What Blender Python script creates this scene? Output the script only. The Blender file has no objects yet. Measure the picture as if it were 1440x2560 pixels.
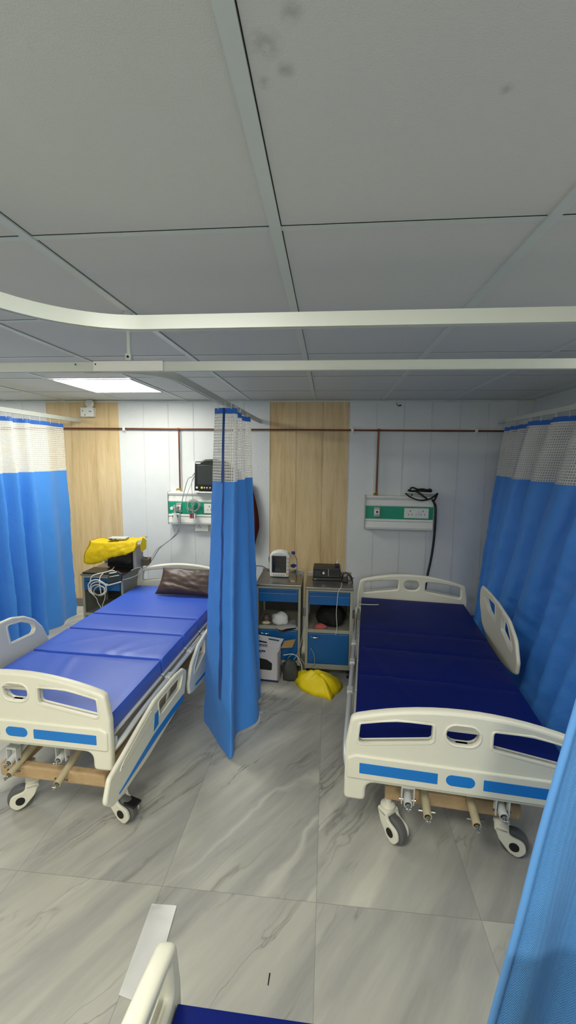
import bpy, bmesh, math, random
from mathutils import Vector, Matrix, noise
random.seed(7)
sc = bpy.context.scene
COL = sc.collection
PI = math.pi
D = 4.318          # back wall
ZC = 2.232         # ceiling
GX0, GY0, GP = -0.144, 1.13, 0.655   # ceiling grid origin and pitch

# ------------------------------------------------------------------ materials
MATS = {}
def srgb(r, g, b):
    f = lambda c: (c/255/12.92) if c/255 <= 0.04045 else ((c/255+0.055)/1.055)**2.4
    return (f(r), f(g), f(b), 1)
class NT:
    def __init__(s, name):
        s.m = bpy.data.materials.new(name); s.m.use_nodes = True
        s.t = s.m.node_tree; s.t.nodes.clear()
        s.out = s.n('ShaderNodeOutputMaterial')
    def n(s, kind, **kw):
        nd = s.t.nodes.new(kind)
        for k, v in kw.items():
            if k.startswith('i_'):
                nd.inputs[k[2:].replace('_', ' ')].default_value = v
            else: setattr(nd, k, v)
        return nd
    def l(s, a, b): s.t.links.new(a, b)
    def math(s, op, a, b=None, c=None):
        nd = s.n('ShaderNodeMath', operation=op)
        for i, v in enumerate((a, b, c)):
            if v is None: continue
            if isinstance(v, (int, float)): nd.inputs[i].default_value = v
            else: s.l(v, nd.inputs[i])
        return nd.outputs[0]
    def mix(s, f, a, b, blend='MIX'):
        nd = s.n('ShaderNodeMix', data_type='RGBA', blend_type=blend)
        for i, v in ((0, f), (6, a), (7, b)):
            if isinstance(v, (int, float, tuple)): nd.inputs[i].default_value = v
            else: s.l(v, nd.inputs[i])
        return nd.outputs[2]
    def ramp(s, f, stops):
        nd = s.n('ShaderNodeValToRGB'); e = nd.color_ramp.elements
        e[0].position, e[0].color = stops[0]; e[1].position, e[1].color = stops[-1]
        for p, c in stops[1:-1]:
            x = e.new(p); x.color = c
        s.l(f, nd.inputs[0]); return nd.outputs[0]
    def vmath(s, op, a, b=None):
        nd = s.n('ShaderNodeVectorMath', operation=op)
        for i, v in enumerate((a, b)):
            if v is None: continue
            if isinstance(v, tuple): nd.inputs[i].default_value = v
            else: s.l(v, nd.inputs[i])
        return nd
    def bsdf(s, color, rough=0.5, metal=0.0, **kw):
        b = s.n('ShaderNodeBsdfPrincipled')
        for k, v in (('Base Color', color), ('Roughness', rough), ('Metallic', metal)):
            if isinstance(v, (int, float, tuple)): b.inputs[k].default_value = v
            else: s.l(v, b.inputs[k])
        for k, v in kw.items():
            k = k.replace('_', ' ')
            if isinstance(v, (int, float, tuple)): b.inputs[k].default_value = v
            else: s.l(v, b.inputs[k])
        s.b = b; s.l(b.outputs[0], s.out.inputs[0]); return b
    def bump(s, h, strength=0.2, dist=0.002):
        bp = s.n('ShaderNodeBump'); bp.inputs['Strength'].default_value = strength
        bp.inputs['Distance'].default_value = dist
        s.l(h, bp.inputs['Height']); s.l(bp.outputs[0], s.b.inputs['Normal'])
    def obj(s): return s.n('ShaderNodeTexCoord').outputs['Object']
    def noise(s, vec, scale, detail=4, rough=0.5, dist=0.0):
        nd = s.n('ShaderNodeTexNoise'); nd.inputs['Scale'].default_value = scale
        nd.inputs['Detail'].default_value = detail; nd.inputs['Roughness'].default_value = rough
        nd.inputs['Distortion'].default_value = dist
        if vec is not None: s.l(vec, nd.inputs['Vector'])
        return nd
def plain(name, col, rough=0.5, metal=0.0, var=0.06, scale=30, bump=0.0, bscale=200, bd=0.001, **kw):
    """a procedural plain material: slight tonal variation plus optional fine bump"""
    if name in MATS: return MATS[name]
    t = NT(name); v = t.obj()
    n = t.noise(v, scale, 3)
    c2 = tuple(max(0, min(1, x*(1-var*2))) for x in col[:3])+(1,)
    c = t.mix(n.outputs['Fac'], c2, col)
    t.bsdf(c, rough, metal, **kw)
    if bump: t.bump(t.noise(v, bscale, 2).outputs['Fac'], bump, bd)
    MATS[name] = t.m; return t.m

ABS   = plain('abs_cream', srgb(226, 224, 206), 0.42, var=.02, bump=.06, bscale=500)
ABSW  = plain('abs_white', srgb(226, 227, 222), 0.4, var=.02)
PWHITE= plain('powder_white', srgb(206, 209, 206), 0.4, var=.03)
RAILM = plain('track_white', srgb(198, 204, 196), 0.35, var=.03)
STEELW= plain('frame_silver_white', srgb(212, 216, 216), 0.3, .25, var=.03)
CHROME= plain('chrome', srgb(205, 205, 205), 0.15, 1.0)
STEEL = plain('brushed_steel', srgb(150, 148, 140), 0.32, 0.9, var=.12, scale=12)
BLUEP = plain('inlay_blue', srgb(24, 122, 205), 0.4, var=.03)
CABBLUE=plain('cabinet_blue', srgb(0, 88, 150), 0.33, var=.05)
CABGREY=plain('cabinet_grey', srgb(158, 158, 142), 0.5, var=.06)
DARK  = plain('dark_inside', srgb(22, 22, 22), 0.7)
BLACK = plain('black_plastic', srgb(20, 21, 23), 0.4)
BLACKC= plain('black_cable', srgb(14, 14, 15), 0.5)
GREYR = plain('grey_rubber', srgb(95, 96, 96), 0.55)
SCREEN= plain('dark_screen', srgb(24, 27, 32), 0.12)
KRAFT = plain('kraft_wrap', srgb(196, 166, 124), 0.7, var=.14, scale=14, bump=.7, bscale=25, bd=.01)
TUBE  = plain('beige_tube', srgb(196, 184, 150), 0.45, var=.06)
GREEN = plain('console_green', srgb(12, 150, 116), 0.4, var=.03)
YELLOW= plain('yellow_plastic', srgb(250, 222, 16), 0.5, var=.05, scale=20, bump=.35, bscale=45, bd=.006)
BROWN = plain('brown_leatherette', srgb(70, 50, 43), 0.46, var=.06, bump=.25, bscale=26, bd=.006)
MAROON= plain('maroon_cloth', srgb(88, 14, 20), 0.8, var=.1)
COPPER= plain('copper_pipe', srgb(128, 78, 58), 0.38, 0.75, var=.12, scale=10)
BRASS = plain('brass', srgb(205, 170, 80), 0.35, 0.8)
WCABLE= plain('white_cable', srgb(225, 224, 216), 0.45)
GCABLE= plain('grey_cable', srgb(150, 152, 150), 0.5)
SILVER= plain('silver_plastic', srgb(176, 176, 172), 0.45, .2)
CARD  = plain('card_white', srgb(200, 196, 198), 0.7, var=.05)
CARDT = plain('card_tan', srgb(150, 118, 70), 0.8)
PRINTB= plain('print_navy', srgb(28, 42, 92), 0.7)
PRINTT= plain('print_teal', srgb(40, 74, 84), 0.7)
TISSUE= plain('white_wadding', srgb(215, 215, 212), 0.9, bump=.5, bscale=60, bd=.004)
CUFF  = plain('cuff_dark', srgb(44, 56, 58), 0.8)
PINK  = plain('pink_cloth', srgb(190, 92, 86), 0.8)
OLIVE = plain('dark_olive_print', srgb(20, 24, 18), 0.7)
BROWNBOX = plain('brown_box', srgb(96, 82, 62), 0.7)
REDCLIP = plain('red_clip', srgb(170, 30, 34), 0.5)
HOOK  = plain('clear_hook', srgb(220, 220, 215), 0.3)
PURPLE= plain('cap_purple', srgb(58, 48, 120), 0.4)
PAPER = plain('white_paper', srgb(246, 246, 242), 0.35, var=.03, bump=.4, bscale=18, bd=.006)

def mat_mattress(name, c1, c2, rough, spec):
    t = NT(name); v = t.obj()
    n = t.noise(v, 6, 3)
    c = t.mix(n.outputs['Fac'], c1, c2)
    t.bsdf(c, rough, Specular_IOR_Level=spec)
    h = t.math('ADD', t.math('MULTIPLY', t.noise(v, 900, 1).outputs['Fac'], .25), t.noise(v, 11, 3, .55, 1.2).outputs['Fac'])
    t.bump(h, .12, .006)
    return t.m
MATT = mat_mattress('mattress_royal', srgb(50, 90, 198), srgb(58, 98, 206), .42, .5)
NAVY = mat_mattress('mattress_navy', srgb(3, 20, 92), srgb(5, 24, 100), .5, .16)

def mat_cloth(name, c1, c2, weave=False):
    t = NT(name)
    uv = t.n('ShaderNodeTexCoord').outputs['UV']
    n = t.noise(uv, 5, 4)
    c = t.mix(n.outputs['Fac'], c1, c2)
    if weave:
        sep = t.n('ShaderNodeSeparateXYZ'); t.l(uv, sep.inputs[0])
        px, py = .022, .0095
        cx = t.math('DIVIDE', sep.outputs[0], px)
        tri = t.math('ABSOLUTE', t.math('SUBTRACT', t.math('FRACT', cx), .5))
        ph = t.math('ADD', t.math('DIVIDE', sep.outputs[1], py), t.math('MULTIPLY', tri, 4.4))
        zz = t.math('MULTIPLY_ADD', t.math('SINE', t.math('MULTIPLY', ph, 2*PI)), .5, .5)
        c = t.mix(t.math('MULTIPLY', zz, .26), c, srgb(160, 212, 255))
        t.bsdf(c, .55, Sheen_Weight=.15)
        t.bump(zz, .6, .003)
    else:
        t.bsdf(c, .5, Sheen_Weight=.1)
        h = t.math('ADD', t.noise(uv, 9, 4, .6, 1.5).outputs['Fac'], t.math('MULTIPLY', t.noise(uv, 700, 1).outputs['Fac'], .1))
        t.bump(h, .3, .012)
    tr = t.n('ShaderNodeBsdfTranslucent'); t.l(c, tr.inputs['Color'])
    mx = t.n('ShaderNodeMixShader'); mx.inputs[0].default_value = .16
    t.l(t.b.outputs[0], mx.inputs[1]); t.l(tr.outputs[0], mx.inputs[2]); t.l(mx.outputs[0], t.out.inputs[0])
    return t.m
CLOTH  = mat_cloth('curtain_blue', srgb(64, 140, 226), srgb(72, 148, 234))
QUILT  = mat_cloth('curtain_herringbone', srgb(84, 164, 244), srgb(92, 172, 250), True)
HEADER = mat_cloth('curtain_header', srgb(44, 104, 194), srgb(50, 112, 204))
TRIMB  = mat_cloth('curtain_trim', srgb(22, 66, 140), srgb(26, 72, 150))

def mat_net():
    t = NT('curtain_net')
    uv = t.n('ShaderNodeTexCoord').outputs['UV']
    sep = t.n('ShaderNodeSeparateXYZ'); t.l(uv, sep.inputs[0])
    def hole(o, p, w):
        fr = t.math('FRACT', t.math('DIVIDE', o, p))
        return t.math('LESS_THAN', t.math('ABSOLUTE', t.math('SUBTRACT', fr, .5)), w)
    h = t.math('MULTIPLY', hole(sep.outputs[0], .017, .30), hole(sep.outputs[1], .018, .29))
    b = t.bsdf(srgb(232, 230, 222), .7)
    tr = t.n('ShaderNodeBsdfTranslucent'); tr.inputs['Color'].default_value = srgb(228, 226, 218)
    m1 = t.n('ShaderNodeMixShader'); m1.inputs[0].default_value = .3
    t.l(b.outputs[0], m1.inputs[1]); t.l(tr.outputs[0], m1.inputs[2])
    tp = t.n('ShaderNodeBsdfTransparent')
    m2 = t.n('ShaderNodeMixShader')
    t.l(t.math('MULTIPLY', h, .8), m2.inputs[0]); t.l(m1.outputs[0], m2.inputs[1]); t.l(tp.outputs[0], m2.inputs[2])
    t.l(m2.outputs[0], t.out.inputs[0])
    return t.m
NET = mat_net()

def mat_wallwhite():
    t = NT('pvc_panel_white'); v = t.obj()
    n = t.noise(v, 9, 3)
    c = t.mix(n.outputs['Fac'], srgb(210, 214, 214), srgb(219, 222, 222))
    # faint printed scrolls in places
    vo = t.n('ShaderNodeTexVoronoi', feature='F1'); vo.inputs['Scale'].default_value = 7
    t.l(v, vo.inputs['Vector'])
    ring = t.math('SINE', t.math('MULTIPLY', vo.outputs['Distance'], 46))
    ring = t.math('GREATER_THAN', ring, .55)
    msk = t.ramp(t.noise(v, 1.3, 1).outputs['Fac'], [(.5, (0, 0, 0, 1)), (.62, (1, 1, 1, 1))])
    fac = t.math('MULTIPLY', t.math('MULTIPLY', ring, msk), .22)
    c = t.mix(fac, c, srgb(234, 236, 236))
    t.bsdf(c, .42)
    return t.m
def mat_wood():
    t = NT('pvc_panel_oak'); v = t.obj()
    mp = t.n('ShaderNodeMapping'); mp.inputs['Scale'].default_value = (1, 1, .09); t.l(v, mp.inputs[0])
    sep = t.n('ShaderNodeSeparateXYZ'); t.l(v, sep.inputs[0])
    pid = t.math('FLOOR', t.math('DIVIDE', t.math('ADD', sep.outputs[0], 20), .2645))
    off = t.n('ShaderNodeCombineXYZ'); t.l(t.math('MULTIPLY', pid, 3.7), off.inputs[2])
    vv = t.vmath('ADD', mp.outputs[0], None); t.l(off.outputs[0], vv.inputs[1])
    n1 = t.noise(vv.outputs[0], 14, 5, .6, .6); n2 = t.noise(vv.outputs[0], 90, 3)
    f = t.math('ADD', t.math('MULTIPLY', n1.outputs['Fac'], .75), t.math('MULTIPLY', n2.outputs['Fac'], .25))
    c = t.ramp(f, [(.3, srgb(184, 156, 112)), (.48, srgb(206, 180, 134)), (.6, srgb(214, 190, 146)), (.75, srgb(226, 206, 168))])
    t.bsdf(c, .45)
    return t.m
WALLW, WOOD = mat_wallwhite(), mat_wood()
def mat_ceiling():
    t = NT('ceiling_tile'); v = t.obj()
    n = t.noise(v, 60, 4); big = t.noise(v, 1.6, 2)
    c = t.mix(big.outputs['Fac'], srgb(206, 209, 205), srgb(213, 215, 210))
    c = t.mix(t.math('MULTIPLY', n.outputs['Fac'], .3), c, srgb(196, 200, 196))
    # dirty finger marks, each with its own place
    sep = t.n('ShaderNodeSeparateXYZ'); t.l(v, sep.inputs[0])
    tot = None
    for (x, y, r, a) in ((-.10, .66, .03, .30), (-.075, .70, .018, .35), (-.11, .72, .014, .35), (-.14, .69, .012, .3), (-.06, .62, .02, .28), (.26, .76, .013, .35), (.40, .70, .028, .22)):
        dx = t.math('SUBTRACT', sep.outputs[0], x); dy = t.math('SUBTRACT', sep.outputs[1], y)
        dd = t.math('SQRT', t.math('ADD', t.math('MULTIPLY', dx, dx), t.math('MULTIPLY', dy, dy)))
        mr = t.n('ShaderNodeMapRange'); mr.inputs[1].default_value = r; mr.inputs[2].default_value = r*.2
        mr.inputs[3].default_value = 0; mr.inputs[4].default_value = a; t.l(dd, mr.inputs[0])
        tot = mr.outputs[0] if tot is None else t.math('MAXIMUM', tot, mr.outputs[0])
    sm = t.math('MULTIPLY', tot, t.ramp(t.noise(v, 70, 3).outputs['Fac'], [(.35, (.2, .2, .2, 1)), (.6, (1, 1, 1, 1))]))
    c = t.mix(sm, c, srgb(70, 70, 66))
    t.bsdf(c, .7); t.bump(t.noise(v, 320, 3).outputs['Fac'], .5, .0015)
    return t.m
CEIL = mat_ceiling()
GRID = plain('grid_white', srgb(208, 217, 212), .4, var=.03)

def mat_floor():
    t = NT('marble_vinyl_tile')
    v = t.obj()
    sep = t.n('ShaderNodeSeparateXYZ'); t.l(v, sep.inputs[0])
    tx = t.math('DIVIDE', t.math('ADD', sep.outputs[0], .007+12), .6)
    ty = t.math('DIVIDE', t.math('ADD', sep.outputs[1], 12-1.405), 1.2)
    ix, iy = t.math('FLOOR', tx), t.math('FLOOR', ty)
    cmb = t.n('ShaderNodeCombineXYZ'); t.l(ix, cmb.inputs[0]); t.l(iy, cmb.inputs[1])
    wn = t.n('ShaderNodeTexWhiteNoise', noise_dimensions='3D'); t.l(cmb.outputs[0], wn.inputs[0])
    sc_ = t.vmath('MULTIPLY', wn.outputs['Color'], (9., 9., 9.))
    pos = t.vmath('ADD', v, None); t.l(sc_.outputs[0], pos.inputs[1])
    rot = t.n('ShaderNodeMapping'); rot.inputs['Rotation'].default_value = (0, 0, -math.radians(55)); t.l(pos.outputs[0], rot.inputs[0])
    def streak(sx, sy, wscale, wamt):
        st = t.n('ShaderNodeMapping'); st.inputs['Scale'].default_value = (sx, sy, 1); t.l(rot.outputs[0], st.inputs[0])
        w_ = t.noise(rot.outputs[0], wscale, 3)
        wv = t.vmath('MULTIPLY', t.vmath('SUBTRACT', w_.outputs['Color'], (.5, .5, .5)).outputs[0], (wamt, wamt, 0.))
        p = t.vmath('ADD', st.outputs[0], None); t.l(wv.outputs[0], p.inputs[1]); return p.outputs[0]
    p2 = streak(.17, 1.25, 2.2, .09)
    a = t.noise(p2, 3.4, 8, .64)
    fine = t.noise(streak(.10, 1.6, 6, .03), 9, 5, .6)
    f = t.math('ADD', t.math('MULTIPLY', a.outputs['Fac'], .72), t.math('MULTIPLY', fine.outputs['Fac'], .28))
    base = t.ramp(f, [(.33, srgb(146, 145, 142)), (.45, srgb(164, 163, 157)), (.53, srgb(176, 175, 166)), (.66, srgb(192, 190, 178))])
    # broad pale veins
    b = t.noise(streak(.12, 1.0, 2.4, .16), 2.6, 4, .5)
    ridge = t.math('ABSOLUTE', t.math('SUBTRACT', b.outputs['Fac'], .5))
    lv = t.ramp(ridge, [(0, (.55, .55, .55, 1)), (.010, (.35, .35, .35, 1)), (.035, (0, 0, 0, 1))])
    msk = t.ramp(t.noise(streak(.5, 1.0, 2, .2), 1.7, 3).outputs['Fac'], [(.47, (0, 0, 0, 1)), (.60, (1, 1, 1, 1))])
    c = t.mix(t.math('MULTIPLY', lv, msk), base, srgb(214, 212, 198))
    # thin dark veins, long and slightly wavering
    for sx, sy, sc2, off, wd in ((.10, .95, 2.6, .5, .0055), (.13, 1.1, 3.7, .46, .0045)):
        d = t.noise(streak(sx, sy, 3.6, .10), sc2, 5, .55); dr = t.math('ABSOLUTE', t.math('SUBTRACT', d.outputs['Fac'], off))
        dv = t.ramp(dr, [(0, (.62, .62, .62, 1)), (wd*.6, (.3, .3, .3, 1)), (wd*2.6, (0, 0, 0, 1))])
        msk2 = t.ramp(t.noise(streak(.45, 1.2, 2, .2), 2.4, 3).outputs['Fac'], [(.47, (0, 0, 0, 1)), (.58, (1, 1, 1, 1))])
        c = t.mix(t.math('MULTIPLY', dv, msk2), c, srgb(112, 108, 98))
    # joints
    def edge(o, w):
        fr = t.math('FRACT', o); return t.math('LESS_THAN', t.math('MINIMUM', fr, t.math('SUBTRACT', 1.0, fr)), w)
    j = t.math('MAXIMUM', edge(tx, .0022), edge(ty, .0011))
    c = t.mix(t.math('MULTIPLY', j, .45), c, srgb(112, 110, 104))
    rg = t.math('MULTIPLY_ADD', t.noise(v, 5, 3).outputs['Fac'], .16, .34)
    t.bsdf(c, rg, Specular_IOR_Level=.35)
    t.bump(t.noise(v, 30, 3).outputs['Fac'], .05, .003)
    return t.m
FLOORM = mat_floor()

def mat_light():
    t = NT('lit_diffuser'); e = t.n('ShaderNodeEmission')
    e.inputs['Color'].default_value = (1, .985, .88, 1); e.inputs['Strength'].default_value = 16.5
    t.l(e.outputs[0], t.out.inputs[0]); return t.m
LIT = mat_light()
def mat_glass(name, col, rough=.05):
    t = NT(name); t.bsdf(col, rough, Transmission_Weight=1.0, IOR=1.15); return t.m
CLEAR = mat_glass('clear_plastic', (.95, .96, .97, 1))

# ------------------------------------------------------------------ geometry helpers
def mesh_obj(name, me, mat=None, parent=None, smooth=False):
    o = bpy.data.objects.new(name, me); COL.objects.link(o)
    if mat is not None:
        me.materials.clear(); me.materials.append(mat)
    if smooth:
        for p in me.polygons: p.use_smooth = True
    if parent is not None: o.parent = parent
    return o
def add(name, bm, mat, parent=None, smooth=False, ang=None):
    bmesh.ops.recalc_face_normals(bm, faces=bm.faces[:])
    me = bpy.data.meshes.new(name); bm.to_mesh(me); bm.free()
    if ang is not None:
        for p in me.polygons: p.use_smooth = True
        me.set_sharp_from_angle(angle=math.radians(ang))
        smooth = False
    return mesh_obj(name, me, mat, parent, smooth)
def add_each(name, bm, mat, parent=None, smooth=False, ang=None):
    """one object for every separate piece (pieces that touch stay together)"""
    bm.verts.ensure_lookup_table(); seen = set(); isl = []
    for v in bm.verts:
        if v in seen: continue
        st = [v]; seen.add(v); cur = []
        while st:
            a = st.pop(); cur.append(a)
            for e in a.link_edges:
                o_ = e.other_vert(a)
                if o_ not in seen: seen.add(o_); st.append(o_)
        isl.append(cur)
    bb = [[min(v.co[k] for v in c)-.0005 for k in range(3)]+[max(v.co[k] for v in c)+.0005 for k in range(3)] for c in isl]
    par = list(range(len(isl)))
    def find(i):
        while par[i] != i: i = par[i]
        return i
    for i in range(len(isl)):
        for j in range(i):
            if all(bb[i][k] <= bb[j][k+3] and bb[j][k] <= bb[i][k+3] for k in range(3)): par[find(i)] = find(j)
    gr = {}
    for i, c in enumerate(isl): gr.setdefault(find(i), set()).update(c)
    out = []
    for g in gr.values():
        b = bmesh.new(); mp = {v: b.verts.new(v.co) for v in g}
        for f in bm.faces:
            if f.verts[0] in g:
                nf = b.faces.new([mp[v] for v in f.verts]); nf.smooth = f.smooth
        out.append(add(name, b, mat, parent, smooth, ang))
    bm.free(); return out
def NB(): return bmesh.new()
def box(bm, x0, x1, y0, y1, z0, z1, bev=0.0, seg=2, mat=None):
    b = bmesh.new()
    bmesh.ops.create_cube(b, size=1)
    for v in b.verts:
        v.co = Vector(((x0+x1)/2+v.co.x*(x1-x0), (y0+y1)/2+v.co.y*(y1-y0), (z0+z1)/2+v.co.z*(z1-z0)))
    if bev: bmesh.ops.bevel(b, geom=b.edges[:], offset=bev, segments=seg, profile=.5, affect='EDGES')
    merge(bm, b, mat)
def merge(bm, b, mat=None):
    if mat is not None: bmesh.ops.transform(b, matrix=mat, verts=b.verts)
    me = bpy.data.meshes.new('tmp_merge'); b.to_mesh(me); b.free(); bm.from_mesh(me); bpy.data.meshes.remove(me)
def frame_of(d):
    d = d.normalized(); a = Vector((0, 0, 1)) if abs(d.z) < .9 else Vector((1, 0, 0))
    u = d.cross(a).normalized(); return u, d.cross(u).normalized()
def cyl(bm, p, q, r, r2=None, n=16, cap=True):
    p, q = Vector(p), Vector(q); r2 = r if r2 is None else r2
    u, w = frame_of(q-p)
    A = [bm.verts.new(p+(u*math.cos(2*PI*i/n)+w*math.sin(2*PI*i/n))*r) for i in range(n)]
    B = [bm.verts.new(q+(u*math.cos(2*PI*i/n)+w*math.sin(2*PI*i/n))*r2) for i in range(n)]
    for i in range(n): bm.faces.new((A[i], A[(i+1) % n], B[(i+1) % n], B[i]))
    if cap: bm.faces.new(A); bm.faces.new(B[::-1])
def spline(pts, sub=6, closed=False):
    P = [Vector(p) for p in pts]; out = []; n = len(P)
    if n < 3: return P
    rng = range(n if closed else n-1)
    for i in rng:
        p0 = P[(i-1) % n] if (closed or i > 0) else P[0]*2-P[1]
        p1, p2 = P[i], P[(i+1) % n]
        p3 = P[(i+2) % n] if (closed or i+2 < n) else P[-1]*2-P[-2]
        for k in range(sub):
            t = k/sub
            out.append(.5*((2*p1)+(p2-p0)*t+(2*p0-5*p1+4*p2-p3)*t*t+(3*p1-p0-3*p2+p3)*t**3))
    if not closed: out.append(P[-1])
    return out
def tube(bm, pts, r, n=8, closed=False, flat=1.0, cap=True):
    P = [Vector(p) for p in pts]; m = len(P); rings = []
    up = None
    for i in range(m):
        if closed: d = P[(i+1) % m]-P[i-1]
        else: d = P[min(i+1, m-1)]-P[max(i-1, 0)]
        d = d.normalized()
        if up is None: u, w = frame_of(d)
        else:
            u = (up-d*up.dot(d))
            u = u.normalized() if u.length > 1e-6 else frame_of(d)[0]
            w = d.cross(u).normalized()
        up = u
        rings.append([bm.verts.new(P[i]+(u*math.cos(2*PI*k/n)*flat+w*math.sin(2*PI*k/n))*r) for k in range(n)])
    for i in range(m if closed else m-1):
        A, B = rings[i], rings[(i+1) % m]
        for k in range(n): bm.faces.new((A[k], A[(k+1) % n], B[(k+1) % n], B[k]))
    if not closed and cap: bm.faces.new(rings[0]); bm.faces.new(rings[-1][::-1])
def lathe(bm, prof, c=(0, 0, 0), n=24, axis='z'):
    c = Vector(c); rings = []
    for r, h in prof:
        ring = []
        for k in range(n):
            a = 2*PI*k/n
            if axis == 'z': v = Vector((r*math.cos(a), r*math.sin(a), h))
            elif axis == 'x': v = Vector((h, r*math.cos(a), r*math.sin(a)))
            else: v = Vector((r*math.cos(a), h, r*math.sin(a)))
            ring.append(bm.verts.new(c+v))
        rings.append(ring)
    for A, B in zip(rings, rings[1:]):
        for k in range(n): bm.faces.new((A[k], A[(k+1) % n], B[(k+1) % n], B[k]))
    if prof[0][0] > 1e-5: bm.faces.new(rings[0])
    if prof[-1][0] > 1e-5: bm.faces.new(rings[-1][::-1])
    bmesh.ops.remove_doubles(bm, verts=bm.verts[:], dist=1e-6)
def round_poly(pts, seg=5):
    """pts: (x, y, radius) -> closed 2-D outline with rounded corners"""
    out = []; n = len(pts)
    for i in range(n):
        p = Vector(pts[i][:2]); r = pts[i][2] if len(pts[i]) > 2 else 0
        a = Vector(pts[i-1][:2])-p; b = Vector(pts[(i+1) % n][:2])-p
        if r <= 0: out.append(p); continue
        la, lb = a.length, b.length; a.normalize(); b.normalize()
        ang = a.angle(b); tl = min(r/math.tan(ang/2), la*.48, lb*.48); 
        p0, p1 = p+a*tl, p+b*tl
        for k in range(seg+1):
            t = k/seg; out.append(p0*(1-t)**2+p*2*t*(1-t)+p1*t*t)
    return out
def stadium(cx, cy, hw, hh, seg=8):
    out = []
    for s in (1, -1):
        for k in range(seg+1):
            a = -PI/2+PI*k/seg
            out.append(Vector((cx+s*(hw-hh)+s*hh*math.cos(a), cy+s*hh*math.sin(a))))
    return out
def panel_mesh(outline, holes, thick, bev, res=2):
    """flat 2-D outline with holes, extruded and bevelled; lies in local XY, centred on z=0"""
    cu = bpy.data.curves.new('tmp_curve', 'CURVE'); cu.dimensions = '2D'; cu.fill_mode = 'BOTH'
    cu.extrude = max(thick/2-bev, 1e-4); cu.bevel_depth = bev; cu.bevel_resolution = res; cu.offset = -bev
    for loop in [outline]+list(holes):
        s = cu.splines.new('POLY'); s.points.add(len(loop)-1); s.use_cyclic_u = True
        for pt, q in zip(s.points, loop): pt.co = (q[0], q[1], 0, 1)
    o = bpy.data.objects.new('tmp_curve', cu); COL.objects.link(o)
    dg = bpy.context.evaluated_depsgraph_get(); dg.update()
    me = bpy.data.meshes.new_from_object(o.evaluated_get(dg))
    bpy.data.objects.remove(o); bpy.data.curves.remove(cu)
    return me
def panel_into(bm, outline, holes, thick, bev, mtx, res=2):
    me = panel_mesh(outline, holes, thick, bev, res); me.transform(mtx); bm.from_mesh(me); bpy.data.meshes.remove(me)
WZ = lambda y: Matrix(((1, 0, 0, 0), (0, 0, -1, y), (0, 1, 0, 0), (0, 0, 0, 1)))      # local x,y -> X,Z at depth Y
LZ = lambda x: Matrix(((0, 0, 1, x), (1, 0, 0, 0), (0, 1, 0, 0), (0, 0, 0, 1)))       # local x,y -> Y,Z at X
def empty(name, loc, rz=0):
    o = bpy.data.objects.new(name, None); COL.objects.link(o); o.location = loc; o.rotation_euler = (0, 0, rz)
    o.empty_display_size = .1; return o
def tag(o, label, cat, group=None):
    o['label'] = label; o['category'] = cat
    if group: o['group'] = group
    return o
def struct(o): o['kind'] = 'structure'; return o
def copy_tree(o, parent=None):
    c = o.copy(); COL.objects.link(c)
    if parent is not None: c.parent = parent
    for ch in list(o.children): copy_tree(ch, c)
    return c

# ------------------------------------------------------------------ setting
def quad(name, pts, mat):
    bm = NB(); bm.faces.new([bm.verts.new(p) for p in pts]); 
    me = bpy.data.meshes.new(name); bm.to_mesh(me); bm.free()
    return struct(mesh_obj(name, me, mat))
X0, X1, Y0 = -5.2, 1.93, -4.0
bm = NB(); box(bm, X0-.1, X1+.1, Y0-.1, D+.15, -.1, 0)
struct(add('floor', bm, FLOORM))

# ceiling: one lay-in board with its exposed T-bar grid
bm = NB(); box(bm, X0-.1, X1+.1, Y0-.1, D+.15, ZC, ZC+.06)
ceil = struct(add('ceiling', bm, CEIL))
bm = NB()
k = -9
while True:
    x = GX0+GP*k; k += 1
    if x > X1: break
    if x < X0: continue
    box(bm, x-.014, x+.014, Y0, D, ZC-.006, ZC+.002)
k = -8
while True:
    y = GY0+GP*k; k += 1
    if y > D: break
    if y < Y0: continue
    box(bm, X0, X1, y-.006, y+.012, ZC-.0022, ZC+.002)
add('ceiling_grid', bm, GRID, ceil)
# dark strips painted in for the shadow gaps between boards and bars
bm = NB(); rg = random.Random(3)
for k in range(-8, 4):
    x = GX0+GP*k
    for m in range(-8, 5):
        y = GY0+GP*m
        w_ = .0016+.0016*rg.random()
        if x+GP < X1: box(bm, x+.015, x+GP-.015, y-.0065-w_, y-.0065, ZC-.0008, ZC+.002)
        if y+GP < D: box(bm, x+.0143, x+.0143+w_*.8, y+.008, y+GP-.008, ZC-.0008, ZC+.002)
add('gap_shade_strips', bm, DARK, ceil)

# back wall: vertical PVC planks with V grooves, two oak-coloured bays
PW = .2645
def planks(name, kmin, kmax, mat, z0=0, z1=ZC, parent=None):
    bm = NB()
    for k in range(kmin, kmax):
        xa, xb = .463+PW*k, .463+PW*(k+1)
        c = .006
        pr = [(xa, D+.004), (xa+.0015, D-.002), (xa+.005, D-.0025), (xa+.008, D), (xb-.001, D), (xb, D+.004)]
        lo = [bm.verts.new((x, y, z0)) for x, y in pr]; hi = [bm.verts.new((x, y, z1)) for x, y in pr]
        for i in range(5): bm.faces.new((lo[i], lo[i+1], hi[i+1], hi[i]))
    xa, xb = .463+PW*kmin, .463+PW*kmax
    lo = [bm.verts.new((x, y, z0)) for x, y in ((xa, D+.01), (xb, D+.01), (xb, D+.06), (xa, D+.06))]
    hi = [bm.verts.new((x, y, z1)) for x, y in ((xa, D+.01), (xb, D+.01), (xb, D+.06), (xa, D+.06))]
    for i in range(4): bm.faces.new((lo[i], lo[(i+1) % 4], hi[(i+1) % 4], hi[i]))
    return add(name, bm, mat, parent)
wb = struct(planks('wall_back', -22, -13, WALLW))
planks('oak_panels', -13, -10, WOOD, parent=wb)
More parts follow.
